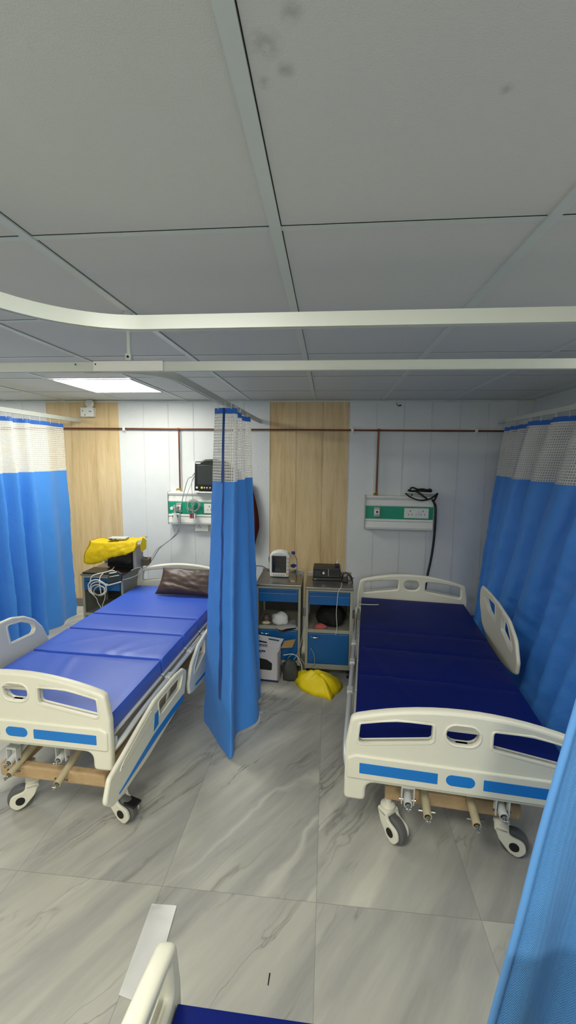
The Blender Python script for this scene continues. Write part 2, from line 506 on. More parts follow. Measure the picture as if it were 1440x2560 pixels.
planks('white_panels', -10, -4, WALLW, parent=wb)
planks('oak_panels', -4, -1, WOOD, parent=wb)
planks('white_panels', -1, 6, WALLW, parent=wb)
bm = NB(); box(bm, X1, X1+.1, Y0, D, 0, ZC); struct(add('wall_right', bm, WALLW))
bm = NB(); box(bm, X0-.1, X0, Y0, D, 0, ZC); struct(add('wall_left', bm, WALLW))
bm = NB(); box(bm, X0, X1, Y0-.1, Y0, 0, ZC); struct(add('wall_front', bm, WALLW))
bm = NB(); box(bm, X0, X1, D-.012, D, ZC-.022, ZC-.007); struct(add('trim_1', bm, GRID))
bm = NB(); box(bm, X0, X1, D-.014, D, 0, .09, .003); struct(add('baseboard_back', bm, plain('skirting', srgb(120, 118, 112), .5)))

# ------------------------------------------------------------------ ceiling light
LX0, LX1 = GX0-3*GP, GX0-2*GP
LY0, LY1 = GY0+3*GP, GY0+4*GP
cl = tag(empty('ceiling_light', ((LX0+LX1)/2, (LY0+LY1)/2, ZC)), 'bright square white light panel set in the ceiling grid', 'ceiling light')
bm = NB()
for (a, b, c_, d_) in ((-.32, .32, -.32, -.30), (-.32, .32, .30, .32), (-.32, -.30, -.30, .30), (.30, .32, -.30, .30)):
    box(bm, a, b, c_, d_, -.010, -.0065)
add('frame', bm, PWHITE, cl)
bm = NB(); box(bm, -.30, .30, -.30, .30, -.0095, -.007); add('diffuser', bm, LIT, cl)

# ------------------------------------------------------------------ curtain tracks
RZ = 2.003; RH = .036
def track(bm, pts, w=.022, h=RH):
    P = [Vector(p) for p in pts]; rings = []
    for i in range(len(P)):
        d = (P[min(i+1, len(P)-1)]-P[max(i-1, 0)]); d.z = 0; d.normalize(); nrm = Vector((-d.y, d.x, 0))
        ring = []
        for a, z in ((-1, 0), (-.35, 0), (-.35, .008), (.35, .008), (.35, 0), (1, 0), (1, h), (-1, h)):
            ring.append(bm.verts.new((P[i].x+nrm.x*a*w/2, P[i].y+nrm.y*a*w/2, RZ+z)))
        rings.append(ring)
    for A, B in zip(rings, rings[1:]):
        for k in range(8): bm.faces.new((A[k], A[(k+1) % 8], B[(k+1) % 8], B[k]))
    bm.faces.new(rings[0]); bm.faces.new(rings[-1][::-1])
def arc(cx, cy, r, a0, a1, n=12):
    return [(cx+r*math.cos(math.radians(a0+(a1-a0)*i/n)), cy+r*math.sin(math.radians(a0+(a1-a0)*i/n)), 0) for i in range(n+1)]
# near track: straight across, rounding towards the viewer on the left
t1 = tag(empty('curtain_track', (.6, 1.165, RZ)), 'white curtain track nearest the viewer, its left end bending round a wide curve', 'curtain track', 'curtain tracks under the ceiling')
bm = NB(); track(bm, [(1.9, 1.16, 0), (1.2, 1.163, 0), (.4, 1.165, 0), (-.50, 1.165, 0)]+arc(-.50, .865, .30, 90, 180)[1:]+[(-.80, .3, 0), (-.80, -1.2, 0)])
bmesh.ops.translate(bm, vec=(-.6, -1.165, -RZ), verts=bm.verts); add('track', bm, RAILM, t1, ang=30)
bm = NB()
for (x, y) in ((1.17, 1.163), (-.80, .2)): cyl(bm, (x, y, RZ+RH), (x, y, ZC-.004), .008); cyl(bm, (x, y, ZC-.012), (x, y, ZC-.004), .022)
bmesh.ops.translate(bm, vec=(-.6, -1.165, -RZ), verts=bm.verts); add_each('drop_rod', bm, RAILM, t1, ang=30)
# far track with the branch that runs to the back wall
t2 = tag(empty('curtain_track', (-.8, 1.715, RZ)), 'white curtain track across the room with a curved branch running to the back wall', 'curtain track', 'curtain tracks under the ceiling')
T2 = (.8, -1.715, -RZ)
bm = NB(); track(bm, [(-5.1, 1.70, 0), (-2, 1.71, 0), (-.8, 1.715, 0), (.5, 1.725, 0), (1.9, 1.74, 0)])
bmesh.ops.translate(bm, vec=T2, verts=bm.verts); add('track', bm, RAILM, t2, ang=30)
bm = NB(); track(bm, [(-1.02, 1.733, 0)]+arc(-.95, 1.983, .25, -90, 0)+[(-.70, 2.4, 0), (-.70, 3.2, 0), (-.695, 4.0, 0), (-.69, 4.317, 0)])
bmesh.ops.translate(bm, vec=T2, verts=bm.verts); add('branch_track', bm, RAILM, t2, ang=30)
bm = NB(); box(bm, -.955, -.665, 1.695, 1.704, RZ-.001, RZ+RH+.004, .001); box(bm, -.955, -.665, 1.695, 1.725, RZ+RH+.001, RZ+RH+.004, .001)
bmesh.ops.translate(bm, vec=T2, verts=bm.verts); add('connector_plate', bm, ABSW, t2)
bm = NB(); cyl(bm, (-.812, 1.715, RZ+RH+.003), (-.812, 1.715, ZC-.005), .0085)
box(bm, -.824, -.800, 1.703, 1.727, RZ+RH+.003, RZ+RH+.035, .003); cyl(bm, (-.812, 1.715, ZC-.012), (-.812, 1.715, ZC-.004), .02)
bmesh.ops.translate(bm, vec=T2, verts=bm.verts); rod = add('drop_rod', bm, GRID, t2, ang=30)
bm = NB(); cyl(bm, (-.812, 1.7045, RZ+RH+.02), (-.812, 1.701, RZ+RH+.02), .005)
for x in (-.945, -1.03): cyl(bm, (x, 1.6955, RZ+.026), (x, 1.6935, RZ+.026), .003)
bmesh.ops.translate(bm, vec=T2, verts=bm.verts); add_each('screw', bm, DARK, rod)
def side_track(x0, y0, x1, y1, label):
    t = tag(empty('curtain_track', (x0, y0, RZ)), label, 'curtain track', 'curtain tracks under the ceiling')
    bm = NB(); track(bm, [(x0, y0, 0), ((x0+x1)/2, (y0+y1)/2, 0), (x1, y1, 0)])
    bmesh.ops.translate(bm, vec=(-x0, -y0, -RZ), verts=bm.verts); add('track', bm, RAILM, t, ang=30)
    return t
tr = side_track(1.63, 4.17, 1.665, 1.76, 'white curtain track along the right wall above the blue curtain')
tl = side_track(-2.60, 4.317, -2.63, 1.73, 'white curtain track above the left blue curtain ending below the emergency lamp')
bm = NB(); box(bm, -.0175, .0175, .0, .148, .004, .012); add('end_bracket', bm, RAILM, tr)

# ------------------------------------------------------------------ curtains
def curtain(name, label, top, bot, ztop=1.968, zbot=.012, zh=1.932, zn=1.512, sub=5, power=1.0, wr=.006, hooks=(), trim=None, cloth=CLOTH, net=True, seed=0, zbots=None):
    T = spline([(a, b, 0) for a, b in top], sub); B = spline([(a, b, 0) for a, b in bot], sub)
    ZB = None
    if zbots: ZB = [v.x for v in spline([(z, 0, 0) for z in zbots], sub)]
    n = len(T); root = tag(empty(name, (T[n//2].x, T[n//2].y, 0)), label, 'curtain', 'blue curtains with net tops' if net else None)
    ox = root.location.copy()
    U = [0]
    for i in range(1, n): U.append(U[-1]+max((T[i]-T[i-1]).length, (B[i]-B[i-1]).length))
    def P(i, z):
        zb = ZB[i] if ZB else zbot
        v = (ztop-z)/(ztop-zbot); s = max(0, min(1, v))**power
        p = T[i].lerp(B[i], s)
        q = Vector((U[i]*5+seed, z*2.2, seed))
        p.x += noise.noise(q)*wr*2*min(1, v*3); p.y += noise.noise(q+Vector((9, 3, 1)))*wr*2*min(1, v*3)
        q2 = Vector((U[i]*16+z*7, z*13-U[i]*9, seed+4)); a = noise.noise(q2)*wr*min(1, v*2)
        p.x += a; p.y += a*.6
        return Vector((p.x, p.y, z))-ox
    def strip(nm, za, zb, rows, mat, i0=0, i1=None, lift=0):
        i1 = n if i1 is None else i1
        bm = bmesh.new(); uvl = bm.loops.layers.uv.new('UVMap'); G = []
        for r in range(rows+1):
            row = []
            for i in range(i0, i1):
                z1 = zb if not (ZB and zb == zbot) else ZB[i]
                z = za+(z1-za)*r/rows
                p = P(i, z); 
                if lift: 
                    tng = (P(min(i+1, n-1), z)-P(max(i-1, 0), z)); tng.z = 0; tng.normalize(); p += Vector((tng.y, -tng.x, 0))*lift
                row.append((bm.verts.new(p), (U[i], z)))
            G.append(row)
        for r in range(rows):
            for c in range(len(G[0])-1):
                q = (G[r][c], G[r][c+1], G[r+1][c+1], G[r+1][c]); f = bm.faces.new([a[0] for a in q]); f.smooth = True
                for lp, a in zip(f.loops, q): lp[uvl].uv = a[1]
        me = bpy.data.meshes.new(nm); bm.to_mesh(me); bm.free()
        return mesh_obj(nm, me, mat, root)
    if net:
        strip('header_band', ztop, zh, 2, HEADER); strip('net_band', zh, zn, 12, NET)
        strip('cloth', zn, zbot, 60, cloth)
    else: strip('cloth', ztop, zbot, 60, cloth)
    if trim: strip('edge_trim', ztop+.001, zbot, 60, TRIMB, trim[0]*sub, trim[0]*sub+trim[1], trim[2])
    bm = NB()
    for i in range(2, n-1, sub if n > 30 else 3):
        p = T[i]-ox; cyl(bm, (p.x, p.y, RZ+.004), (p.x, p.y, ztop-.012), .0022, n=6)
    add_each('hook', bm, HOOK, root)
    return root, strip
# middle curtain, gathered at the branch track
midt = [(-.725, 2.70), (-.665, 2.675), (-.635, 2.685), (-.585, 2.69), (-.60, 2.80), (-.655, 2.90), (-.61, 2.985), (-.66, 3.10), (-.64, 3.22), (-.605, 3.30), (-.66, 3.38)]
midb = [(-.745, 2.43), (-.63, 2.27), (-.515, 2.125), (-.495, 2.14), (-.515, 2.31), (-.475, 2.37), (-.415, 2.44), (-.41, 2.54), (-.46, 2.64), (-.43, 2.73), (-.50, 2.80)]
mid, mstrip = curtain('privacy_curtain', 'blue net-topped curtain gathered in the middle of the room beside the left bed', midt, midb, zbot=.012,
    power=1.0, wr=.004, seed=3)
mstrip('edge_trim', 1.969, 1.50, 24, TRIMB, 5, 8, .003)
mstrip('edge_trim', 1.50, .26, 50, TRIMB, 6, 8, .003)
# right curtains: one in the corner, the longer one overlaps it with its trimmed edge
def side_curtain(ry, x0, kt, kb, label, seed, trim=None):
    top = [(x0+(4.2-y)*.014+d*kt, y) for y, d in ry]
    bot = [(x0-.16-(4.2-y)*.155+d*kb, y+(4.28-y)*.03) for y, d in ry]
    return curtain('privacy_curtain', label, top, bot, zbot=.012, wr=.009, seed=seed, power=.8)
side_curtain([(4.235, -.02), (4.17, .035), (4.09, -.03), (4.0, .03), (3.92, -.03), (3.82, .035), (3.72, -.03), (3.62, .02), (3.55, .04)], 1.665, .8, 1.3,
    'short blue net-topped curtain hanging in the far right corner of the room', 11)
rc, rstrip = side_curtain([(3.60, -.07), (3.52, -.06), (3.44, .035), (3.36, .05), (3.27, -.05), (3.17, -.035), (3.10, .05), (3.02, .045), (2.92, -.05), (2.80, -.04), (2.73, .05), (2.63, .045), (2.52, -.05), (2.42, .045), (2.3, -.045), (2.2, .045), (2.1, -.04), (2.0, .04), (1.9, -.03)], 1.628, .85, 1.3,
    'long blue net-topped curtain along the right wall, its edge overlapping the corner curtain', 17)
rstrip('edge_trim', 1.969, .10, 60, TRIMB, 0, 3, -.003)
# left curtain
ly = [(4.03, 0), (3.90, .015), (3.74, -.02), (3.60, .015), (3.50, -.03), (3.44, .06), (3.36, .03), (3.30, -.04), (3.22, .04), (3.14, -.03), (3.06, .04), (2.96, -.03), (2.86, .03), (2.76, -.02)]
topL = [(-2.61-d*.8, y) for y, d in ly]
botL = [(-2.60-d*1.7+.02, y+.01) for y, d in ly]
curtain('privacy_curtain', 'blue curtain with white net top at the far left beside the oak wall panel', topL, botL, zbot=.012, wr=.006, seed=23, power=.9)
# near curtain with padded herringbone cloth
nx = [(.83, 1.15), (.88, 1.19), (.96, 1.12), (1.04, 1.19), (1.12, 1.13), (1.2, 1.19), (1.3, 1.14)]
nb = [(.478, 1.045), (.545, 1.03), (.66, 1.11), (.80, 1.02), (.95, 1.12), (1.1, 1.03), (1.25, 1.10)]
ncur, nstrip = curtain('privacy_curtain', 'bright blue herringbone curtain with corded hem, nearest the viewer beside the near bed', nx, nb, zbot=.012, wr=.004, cloth=QUILT, seed=31)
bm = NB()
T = spline([(a, b, 0) for a, b in nx], 5)[0]; B = spline([(a, b, 0) for a, b in nb], 5)[0]
pts = []
for i in range(41):
    z = 1.5+(.012-1.5)*i/40; v = (1.968-z)/(1.968-.012); p = T.lerp(B, v)
    q = Vector((0+31, z*2.2, 31)); p.x += noise.noise(q)*.008; p.y += noise.noise(q+Vector((9, 3, 1)))*.008
    pts.append((p.x-ncur.location.x, p.y-ncur.location.y, z))
tube(bm, pts, .010, 10); add('corded_hem', bm, QUILT, ncur, smooth=True)

# ------------------------------------------------------------------ beds
HALF = .449
def board_outline():
    top = []
    N = 14
    for i in range(N+1):
        w = .405-.81*i/N; top.append((w, .693-.062*(w/.405)**2, 0))
    pts = [(-.449, .261, .018), (-.362, .261, .022), (-.362, .345, .04), (.362, .345, .04), (.362, .261, .022), (.449, .261, .018), (.449, .50, .05), (.430, .618, .035)]+top+[(-.430, .618, .035), (-.449, .50, .05)]
    return round_poly(pts)
def slots():
    r = lambda s: round_poly([(s*.112, .560, .018), (s*.397, .516, .016), (s*.389, .606, .02), (s*.25, .628, .05), (s*.112, .637, .018)])
    return [r(1), r(-1), stadium(0, .602, .060, .038)]
def make_board(name, root, y, face):
    """end board: moulded panel with hand slots, a thicker lower band and blue inlays on the outer face"""
    bm = NB()
    panel_into(bm, board_outline(), slots(), .042, .012, WZ(y))
    # raised rims around the slots and the thicker lower band
    yo = y+face*.008
    for s in slots():
        c = sum((Vector(p) for p in s), Vector((0, 0)))/len(s)
        big = [Vector(p)+(Vector(p)-c).normalized()*.013 for p in s]
        panel_into(bm, big, [s], .034, .006, WZ(yo))
    low = round_poly([(-.440, .362, .012), (.440, .362, .012), (.440, .452, .02), (.405, .468, .02), (-.405, .468, .02), (-.440, .452, .02)])
    panel_into(bm, low, [], .036, .007, WZ(y+face*.011))
    b = add(name, bm, ABS, root, ang=35)
    yf = y+face*.0292
    for s in (-1, 1):
        bm = NB(); panel_into(bm, round_poly([(s*.085, .392, .003), (s*.389, .392, .003), (s*.389, .437, .003), (s*.085, .437, .003)]), [], .003, .0006, WZ(yf))
        add('blue_inlay', bm, BLUEP, b)['label'] = 'blue rectangular inlay'
    bm = NB(); panel_into(bm, stadium(0, .4165, .054, .0225), [], .003, .0006, WZ(yf)); add('blue_inlay', bm, BLUEP, b)['label'] = 'blue oval inlay'
    return b
def caster(root, x, y, ang, brake=False, dz=0, k=1.0, top=.16):
    """swivel castor; wheel trails the pivot along angle ang"""
    o = NB(); M = Matrix.Translation((x, y, dz)) @ Matrix.Rotation(ang, 4, 'Z') @ Matrix.Diagonal((k, k, k, 1))
    # fork: two side cheeks joined at the top, pivot cap above
    for s in (-1, 1):
        pts = round_poly([(-.024, .108, .006), (.024, .108, .006), (.030, .085, .02), (.078, .075, .03), (.086, .040, .03), (.060, .010, .03), (.030, .022, .03), (-.006, .062, .03)])
        panel_into(o, pts, [], .012, .003, M @ Matrix(((1, 0, 0, 0), (0, 0, -1, s*.026), (0, 1, 0, 0), (0, 0, 0, 1))))
    b = NB(); box(b, -.024, .026, -.032, .032, .092, .112, .006); lathe(b, [(.028, .110), (.028, .122), (.02, .130), (.013, .132), (.013, top)]); merge(o, b, M)
    f = add('caster', o, ABS, root, ang=35)
    b = NB(); lathe(b, [(.012, -.017), (.040, -.017), (.048, -.012), (.050, 0), (.048, .012), (.040, .017), (.012, .017)], (.045, 0, .0502), 28, 'y')
    bmesh.ops.transform(b, matrix=M, verts=b.verts); add('wheel', b, GREYR, f, ang=35)
    b = NB()
    for s in (-1, 1): lathe(b, [(.0001, s*.034), (.0165, s*.034), (.0175, s*.030)], (.045, 0, .0502), 20, 'y')
    bmesh.ops.transform(b, matrix=M, verts=b.verts); add_each('hub_cap', b, DARK, f, ang=35)
    if brake:
        b = NB(); box(b, .05, .105, -.022, .022, .082, .094, .004); bmesh.ops.transform(b, matrix=M, verts=b.verts); add('brake_pedal', b, BLACK, f)
    return f
def crank(root, x, y0, y1, z, bracket, tilt=.0):
    b = NB(); r = .0165; n = 20
    d = (Vector((x, y1, z))-Vector((x, y0, z+tilt))).normalized()
    cyl(b, (x, y0, z+tilt), (x, y1, z), r, n=n, cap=False); cyl(b, (x, y0, z+tilt), (x, y1, z), r*.82, n=n, cap=False)
    # ring closing the wall at the open mouth
    u, w = frame_of(d); A = []; B = []
    for k in range(n):
        e = u*math.cos(2*PI*k/n)+w*math.sin(2*PI*k/n)
        A.append(b.verts.new(Vector((x, y1, z))+e*r)); B.append(b.verts.new(Vector((x, y1, z))+e*r*.82))
    for k in range(n): b.faces.new((A[k], A[(k+1) % n], B[(k+1) % n], B[k]))
    t = add('crank_tube', b, TUBE if not bracket else PWHITE, root, ang=40)
    b = NB(); e = Vector((x, y1, z)); cyl(b, e-d*.06, e+d*.012, .0085); cyl(b, e+d*.012, e+d*.026, .005); cyl(b, (x-.009, y1-.02, z-.0), (x+.009, y1-.02, z-.0), .003)
    add('crank_shaft', b, CHROME, t, ang=40)
    b = NB()
    if bracket:
        for s in (-1, 1): box(b, x+s*.024-.002, x+s*.024+.002, y1+.018, y1+.05, z-.015, z+.065, .001)
        box(b, x-.026, x+.026, y1+.018, y1+.05, z+.055, z+.065, .003)
        add('bracket', b, PWHITE, t); b = NB()
    for s in (-1, 1):
        cyl(b, (x+s*.017, y1+.03, z), (x+s*.033, y1+.03, z), .005, n=6)
    add_each('bolt', b, STEEL, t)
    return t
HEAD_RAIL = [(-.275, .60, .05), (-.262, .70, .04), (-.30, .742, .03), (-.48, .748, .1), (-.68, .742, .15), (-.91, .714, .15), (-1.05, .647, .1), (-1.112, .535, .05), (-1.10, .462, .03), (-1.04, .440, .05), (-.83, .405, .1), (-.56, .403, .1), (-.36, .48, .1)]
HEAD_HOLES = [[(-.365, .706, .03), (-.645, .714, .015), (-.664, .606, .015), (-.50, .628, .05)], [(-.80, .706, .015), (-.91, .678, .06), (-1.005, .596, .05), (-1.01, .553, .015), (-.80, .606, .015)]]
FOOT_RAISED = [(-1.105, .44, .02), (-1.115, .468, .04), (-1.16, .566, .08), (-1.224, .64, .08), (-1.305, .69, .08), (-1.40, .718, .1), (-1.50, .722, .1), (-1.70, .705, .1), (-1.88, .64, .1), (-1.90, .44, .04)]
FOOT_RAISED_H = [[(-1.445, .684, .015), (-1.335, .664, .05), (-1.248, .618, .04), (-1.228, .58, .025), (-1.25, .556, .02), (-1.425, .566, .006)], [(-1.52, .685, .015), (-1.70, .66, .05), (-1.79, .60, .04), (-1.53, .56, .01)]]
FOOT_LOW = [(-2.085, .235, .03), (-2.03, .178, .04), (-1.90, .165, .1), (-1.69, .162, .1), (-1.39, .185, .1), (-1.22, .212, .05), (-1.185, .30, .03), (-1.175, .355, .02), (-1.225, .392, .03), (-1.33, .408, .05), (-1.61, .416, .06), (-1.78, .382, .06), (-1.95, .342, .05), (-2.045, .322, .03)]
FOOT_LOW_H = [[(-1.24, .368, .015), (-1.285, .298, .03), (-1.56, .298, .03), (-1.575, .386, .02)], [(-1.665, .384, .012), (-1.655, .335, .012), (-1.965, .296, .012), (-1.93, .322, .012)]]
def side_rail(root, x, outl, holes, dz=0, th=.034, stripe=None, mark=None, face=1):
    sh = lambda P: [(p[0], p[1]+dz)+tuple(p[2:]) for p in P]
    b = NB(); panel_into(b, round_poly(sh(outl)), [round_poly(sh(h)) for h in holes], th, .010, LZ(x))
    # thin raised lip round each hand hole, both faces
    for h in holes:
        q = round_poly(sh(h)); c = sum((Vector(p) for p in q), Vector((0, 0)))/len(q)
        big = [Vector(p)+(Vector(p)-c).normalized()*.014 for p in q]
        panel_into(b, big, [q], th+.005, .003, LZ(x))
    r = add('side_rail', b, ABS, root, ang=35)
    for nm, pl in (('blue_stripe', stripe), ('blue_mark', mark)):
        if pl:
            b = NB(); panel_into(b, [Vector(p[:2]) for p in sh(pl)], [], .003, .0006, LZ(x+face*(th/2+.0006))); add(nm, b, BLUEP, r)['label'] = 'blue inlay stripe on the rail' if nm == 'blue_stripe' else 'small blue mark on the rail'
    return r
def link_arms(root, x, L0s, zlow):
    b = NB()
    for L in L0s:
        panel_into(b, round_poly([(L, .345, .01), (L+.03, .345, .01), (L-.03, zlow, .01), (L-.06, zlow, .01)]), [], .008, .002, LZ(x))
    return add_each('rail_link', b, PWHITE, root)
def make_bed(label, loc, ang, base=(0, 0), cr=(), casters=(), rails=(), size=1.0, lift=0.0, bz=.185):
    """lift: origin height after scaling about the camera; size: factor of that scaling"""
    root = tag(empty('hospital_bed', (loc[0], loc[1], lift), -math.radians(ang)), label, 'hospital bed', 'hospital beds')
    root.scale = (size,)*3; dz = -lift/size
    make_board('footboard', root, -1.916, -1)
    make_board('headboard', root, .073, 1)
    # mattress deck and its perimeter frame
    b = NB()
    for s in (-1, 1):
        pts = spline([(s*.425, -1.885, .325), (s*.445, -1.82, .348), (s*.452, -1.72, .368), (s*.452, -1.5, .376), (s*.452, -.9, .376), (s*.452, -.2, .376), (s*.447, .03, .376)], 5)
        tube(b, pts, .0135, 12)
    box(b, -.44, .44, -1.885, -1.86, .345, .385, .003); box(b, -.44, .44, .02, .045, .345, .385, .003)
    fr = add('bed_frame', b, STEELW, root, ang=40)
    b = NB()
    for s in (-1, 1):
        for L in (-1.31, -.97, -.69): box(b, s*.452-.017, s*.452+.017, L-.03, L+.03, .372, .395, .006)
    add_each('frame_clip', b, PWHITE, fr)
    b = NB()
    for (a, c) in ((-1.86, -1.34), (-1.32, -.99), (-.97, -.715), (-.69, .015)): box(b, -.425, .425, a, c, .384, .397, .003)
    add('mattress_deck', b, PWHITE, root)
    b = NB()
    for s in (-1, 1): box(b, s*.36-.02, s*.36+.02, -1.85, .02, .315, .36, .004)
    for L in (-1.6, -1.0, -.4): box(b, -.36, .36, L-.02, L+.02, .318, .357, .004)
    add('under_frame', b, TUBE, root)
    # wheeled base, still wrapped in brown paper
    bx, by = base; b = NB()
    for s in (-1, 1): box(b, bx+s*.225-.022, bx+s*.225+.022, by-1.80, by-.04, bz+.008+dz, bz+.058+dz, .006)
    for L in (-1.80, -.06): box(b, bx-.275, bx+.275, by+L-.022, by+L+.022, bz+dz, bz+.064+dz, .008)
    bf = add('base_frame', b, KRAFT, root); bf['label'] = 'steel base frame wrapped in brown paper'
    b = NB()
    for s in (-1, 1):
        for L in (-1.66, -.2): panel_into(b, round_poly([(L-.02, bz+.045+dz, .01), (L+.02, bz+.045+dz, .01), (L+.14, .335, .01), (L+.10, .335, .01)]), [], .03, .003, LZ(bx*.5+s*.2))
    add_each('lift_arm', b, TUBE, root)
    for (x, y, a, br) in casters: caster(root, x, y, a, br, dz, 1.15/size, (bz*size+.005)/1.15)
    for (x, y0, y1, z, br, tl) in cr: crank(root, x, y0, y1, z, br, tl)
    for kw in rails: side_rail(root, **kw)
    return root
def make_mattress(label, loc, ang, gap, creases, seed, size=1.0, lift=0.0, mat=None):
    root = tag(empty('mattress', (loc[0], loc[1], lift+size*.3972), -math.radians(ang)), label, 'mattress', 'blue bed mattresses'); root.scale = (size,)*3
    H = .0925; wm = .414
    L = [(-1.872, -1.325), (-1.325, -.982), (-.982, -.70), (-.70, .008)]
    for i, (a, c) in enumerate(L):
        a2 = a+(gap/2 if i > 0 else 0); c2 = c-(gap/2 if i < 3 else 0)
        NX, NY = 60, max(14, int((c2-a2)/.018)); bm = NB(); rr = .012
        def height(x, y):
            ex = min(wm-abs(x), y-a2, c2-y)
            h = H
            if ex < rr: h -= rr-math.sqrt(max(0, rr*rr-(rr-ex)**2))
            h += .0022*noise.noise(Vector((x*5+seed, y*5, 1)))*min(1, ex/.05)
            for (x0, y0, x1, y1, amp, wd) in creases:
                dx, dy = x1-x0, y1-y0; t_ = max(0, min(1, ((x-x0)*dx+(y-y0)*dy)/(dx*dx+dy*dy)))
                px, py = x0+dx*t_, y0+dy*t_; dd = ((x-px)*-dy+(y-py)*dx)/math.hypot(dx, dy); far = math.hypot(x-px, y-py)
                h += amp*math.exp(-(far/wd)**2)*(1-t_*.6)
            return h
        G = []
        for jy in range(NY+1):
            row = []
            for ix in range(NX+1):
                u = ix/NX*2-1; u = math.copysign(1-(1-abs(u))**1.0, u)
                x = u*wm; y = a2+(c2-a2)*jy/NY
                # cluster the outer rows at the rounded edge
                if ix in (1, NX-1): x = math.copysign(wm-.004, u)
                if jy == 1: y = a2+.004
                if jy == NY-1: y = c2-.004
                row.append(bm.verts.new((x, y, height(x, y))))
            G.append(row)
        for jy in range(NY):
            for ix in range(NX): bm.faces.new((G[jy][ix], G[jy][ix+1], G[jy+1][ix+1], G[jy+1][ix]))
        ring = [G[0][i_] for i_ in range(NX+1)]+[G[j][NX] for j in range(1, NY+1)]+[G[NY][i_] for i_ in range(NX-1, -1, -1)]+[G[j][0] for j in range(NY-1, 0, -1)]
        low = [bm.verts.new((v.co.x, v.co.y, .006)) for v in ring]; bot = [bm.verts.new((v.co.x*.985, (v.co.y-(a2+c2)/2)*.985+(a2+c2)/2, 0)) for v in ring]
        m = len(ring)
        for q in range(m):
            bm.faces.new((ring[q], low[q], low[(q+1) % m], ring[(q+1) % m])); bm.faces.new((low[q], bot[q], bot[(q+1) % m], low[(q+1) % m]))
        bm.faces.new(bot)
        add('mattress_section', bm, mat or MATT, root, ang=50)
    return root
CAM_SCALE = .92; SCALE_RISE = .133  # left bed, mattress and pillow scaled about the camera, base kept on floor
PR = (.7203, 3.5028); PLB = (-1.1957, 3.3160); AR, AL = 5.26, 2.38
STRIPE = [(-1.235, .232), (-1.40, .243), (-1.64, .246), (-1.80, .229), (-1.985, .206), (-1.98, .198), (-1.80, .200), (-1.60, .206), (-1.40, .203), (-1.25, .196)]
MARK = [(-1.583, .345), (-1.625, .345), (-1.64, .262), (-1.585, .268)]
bedR = make_bed('cream hospital bed on castors by the right wall, dark blue mattress, one raised side rail', PR, AR, (0, 0),
    cr=[(-.192, -1.72, -1.952, .287, True, .02), (-.115, -1.70, -1.955, .250, False, .03), (.070, -1.70, -1.955, .246, False, .03), (.165, -1.72, -1.952, .298, True, .02)],
    casters=[(-.258, -1.79, math.radians(-48), False), (.217, -1.775, math.radians(-14), False), (-.25, -.06, 1.2, False), (.25, -.06, 2.0, False)],
    rails=[dict(x=.470, outl=HEAD_RAIL, holes=HEAD_HOLES, th=.022)])
bedL = make_bed('cream hospital bed on castors at the left, lowered side rail facing the middle curtain', PLB, AL, (.085, -.03), size=CAM_SCALE, lift=SCALE_RISE, bz=.245,
    cr=[(-.105, -1.65, -1.890, .205, True, .05), (-.085, -1.60, -1.915, .165, False, .06), (.158, -1.68, -1.895, .252, True, .02), (.160, -1.50, -1.915, .148, False, .11)],
    casters=[(-.115, -1.735, math.radians(-148), False), (.355, -1.745, math.radians(-15), True), (-.16, -.12, 1.2, False), (.33, -.12, 2.0, False)],
    rails=[dict(x=.497, outl=FOOT_LOW, holes=FOOT_LOW_H, stripe=STRIPE, mark=MARK, th=.022), dict(x=.484, outl=HEAD_RAIL, holes=HEAD_HOLES, dz=-.315, th=.022, stripe=[(-.40, .50), (-.7, .455), (-1.0, .48), (-1.0, .465), (-.7, .43), (-.42, .46)]),
           dict(x=-.472, outl=FOOT_RAISED, holes=FOOT_RAISED_H, th=.024)])
link_arms(bedL, .468, (-1.36, -1.72, -.5, -.85), .23); link_arms(bedR, .445, (-.5, -.85), .40)
mL = make_mattress('royal blue four-section mattress under the brown pillow on the left bed', PLB, AL, .018,
    [(-.30, -1.325, .35, -1.34, -.004, .02), (.05, -1.30, .12, -1.15, .004, .03), (-.10, -1.4, .02, -1.75, .004, .025), (.15, -1.3, .35, -1.1, .003, .02), (-.25, -1.2, .0, -1.02, .003, .03), (.1, -.8, .3, -.95, .002, .02)], 1, CAM_SCALE, SCALE_RISE)
mR = make_mattress('dark blue creased mattress on the bed by the right wall', PR, AR, .0012,
    [(-.40, -.98, -.05, -1.75, .005, .02), (-.2, -1.0, .4, -1.0, -.004, .02), (-.24, -.90, -.18, -.75, .004, .015), (-.1, -1.02, -.12, -1.2, .003, .02), (-.05, -1.75, 0, -1.5, .004, .02), (.1, -1.1, .0, -1.3, .003, .02), (-.14, -.98, -.1, -1.1, .003, .012)], 5, mat=NAVY)
# nearest bed: seen from above, only its board and the corner of the mattress reach into the photo
PN, AN = (1.588, .322), -90.0
bedN = make_bed('nearest hospital bed, only its tall cream end board showing at the bottom edge', (1.588, .322), 90.6, (0, 0),
    casters=[(-.25, -1.80, -1.3, False), (.25, -1.80, -1.0, False), (-.25, -.06, 1.2, False), (.25, -.06, 2.0, False)])
mN = make_mattress('dark blue mattress corner at the bottom edge, inside the near end board', (1.567, .322), 90.6, .006, [], 9, mat=NAVY)

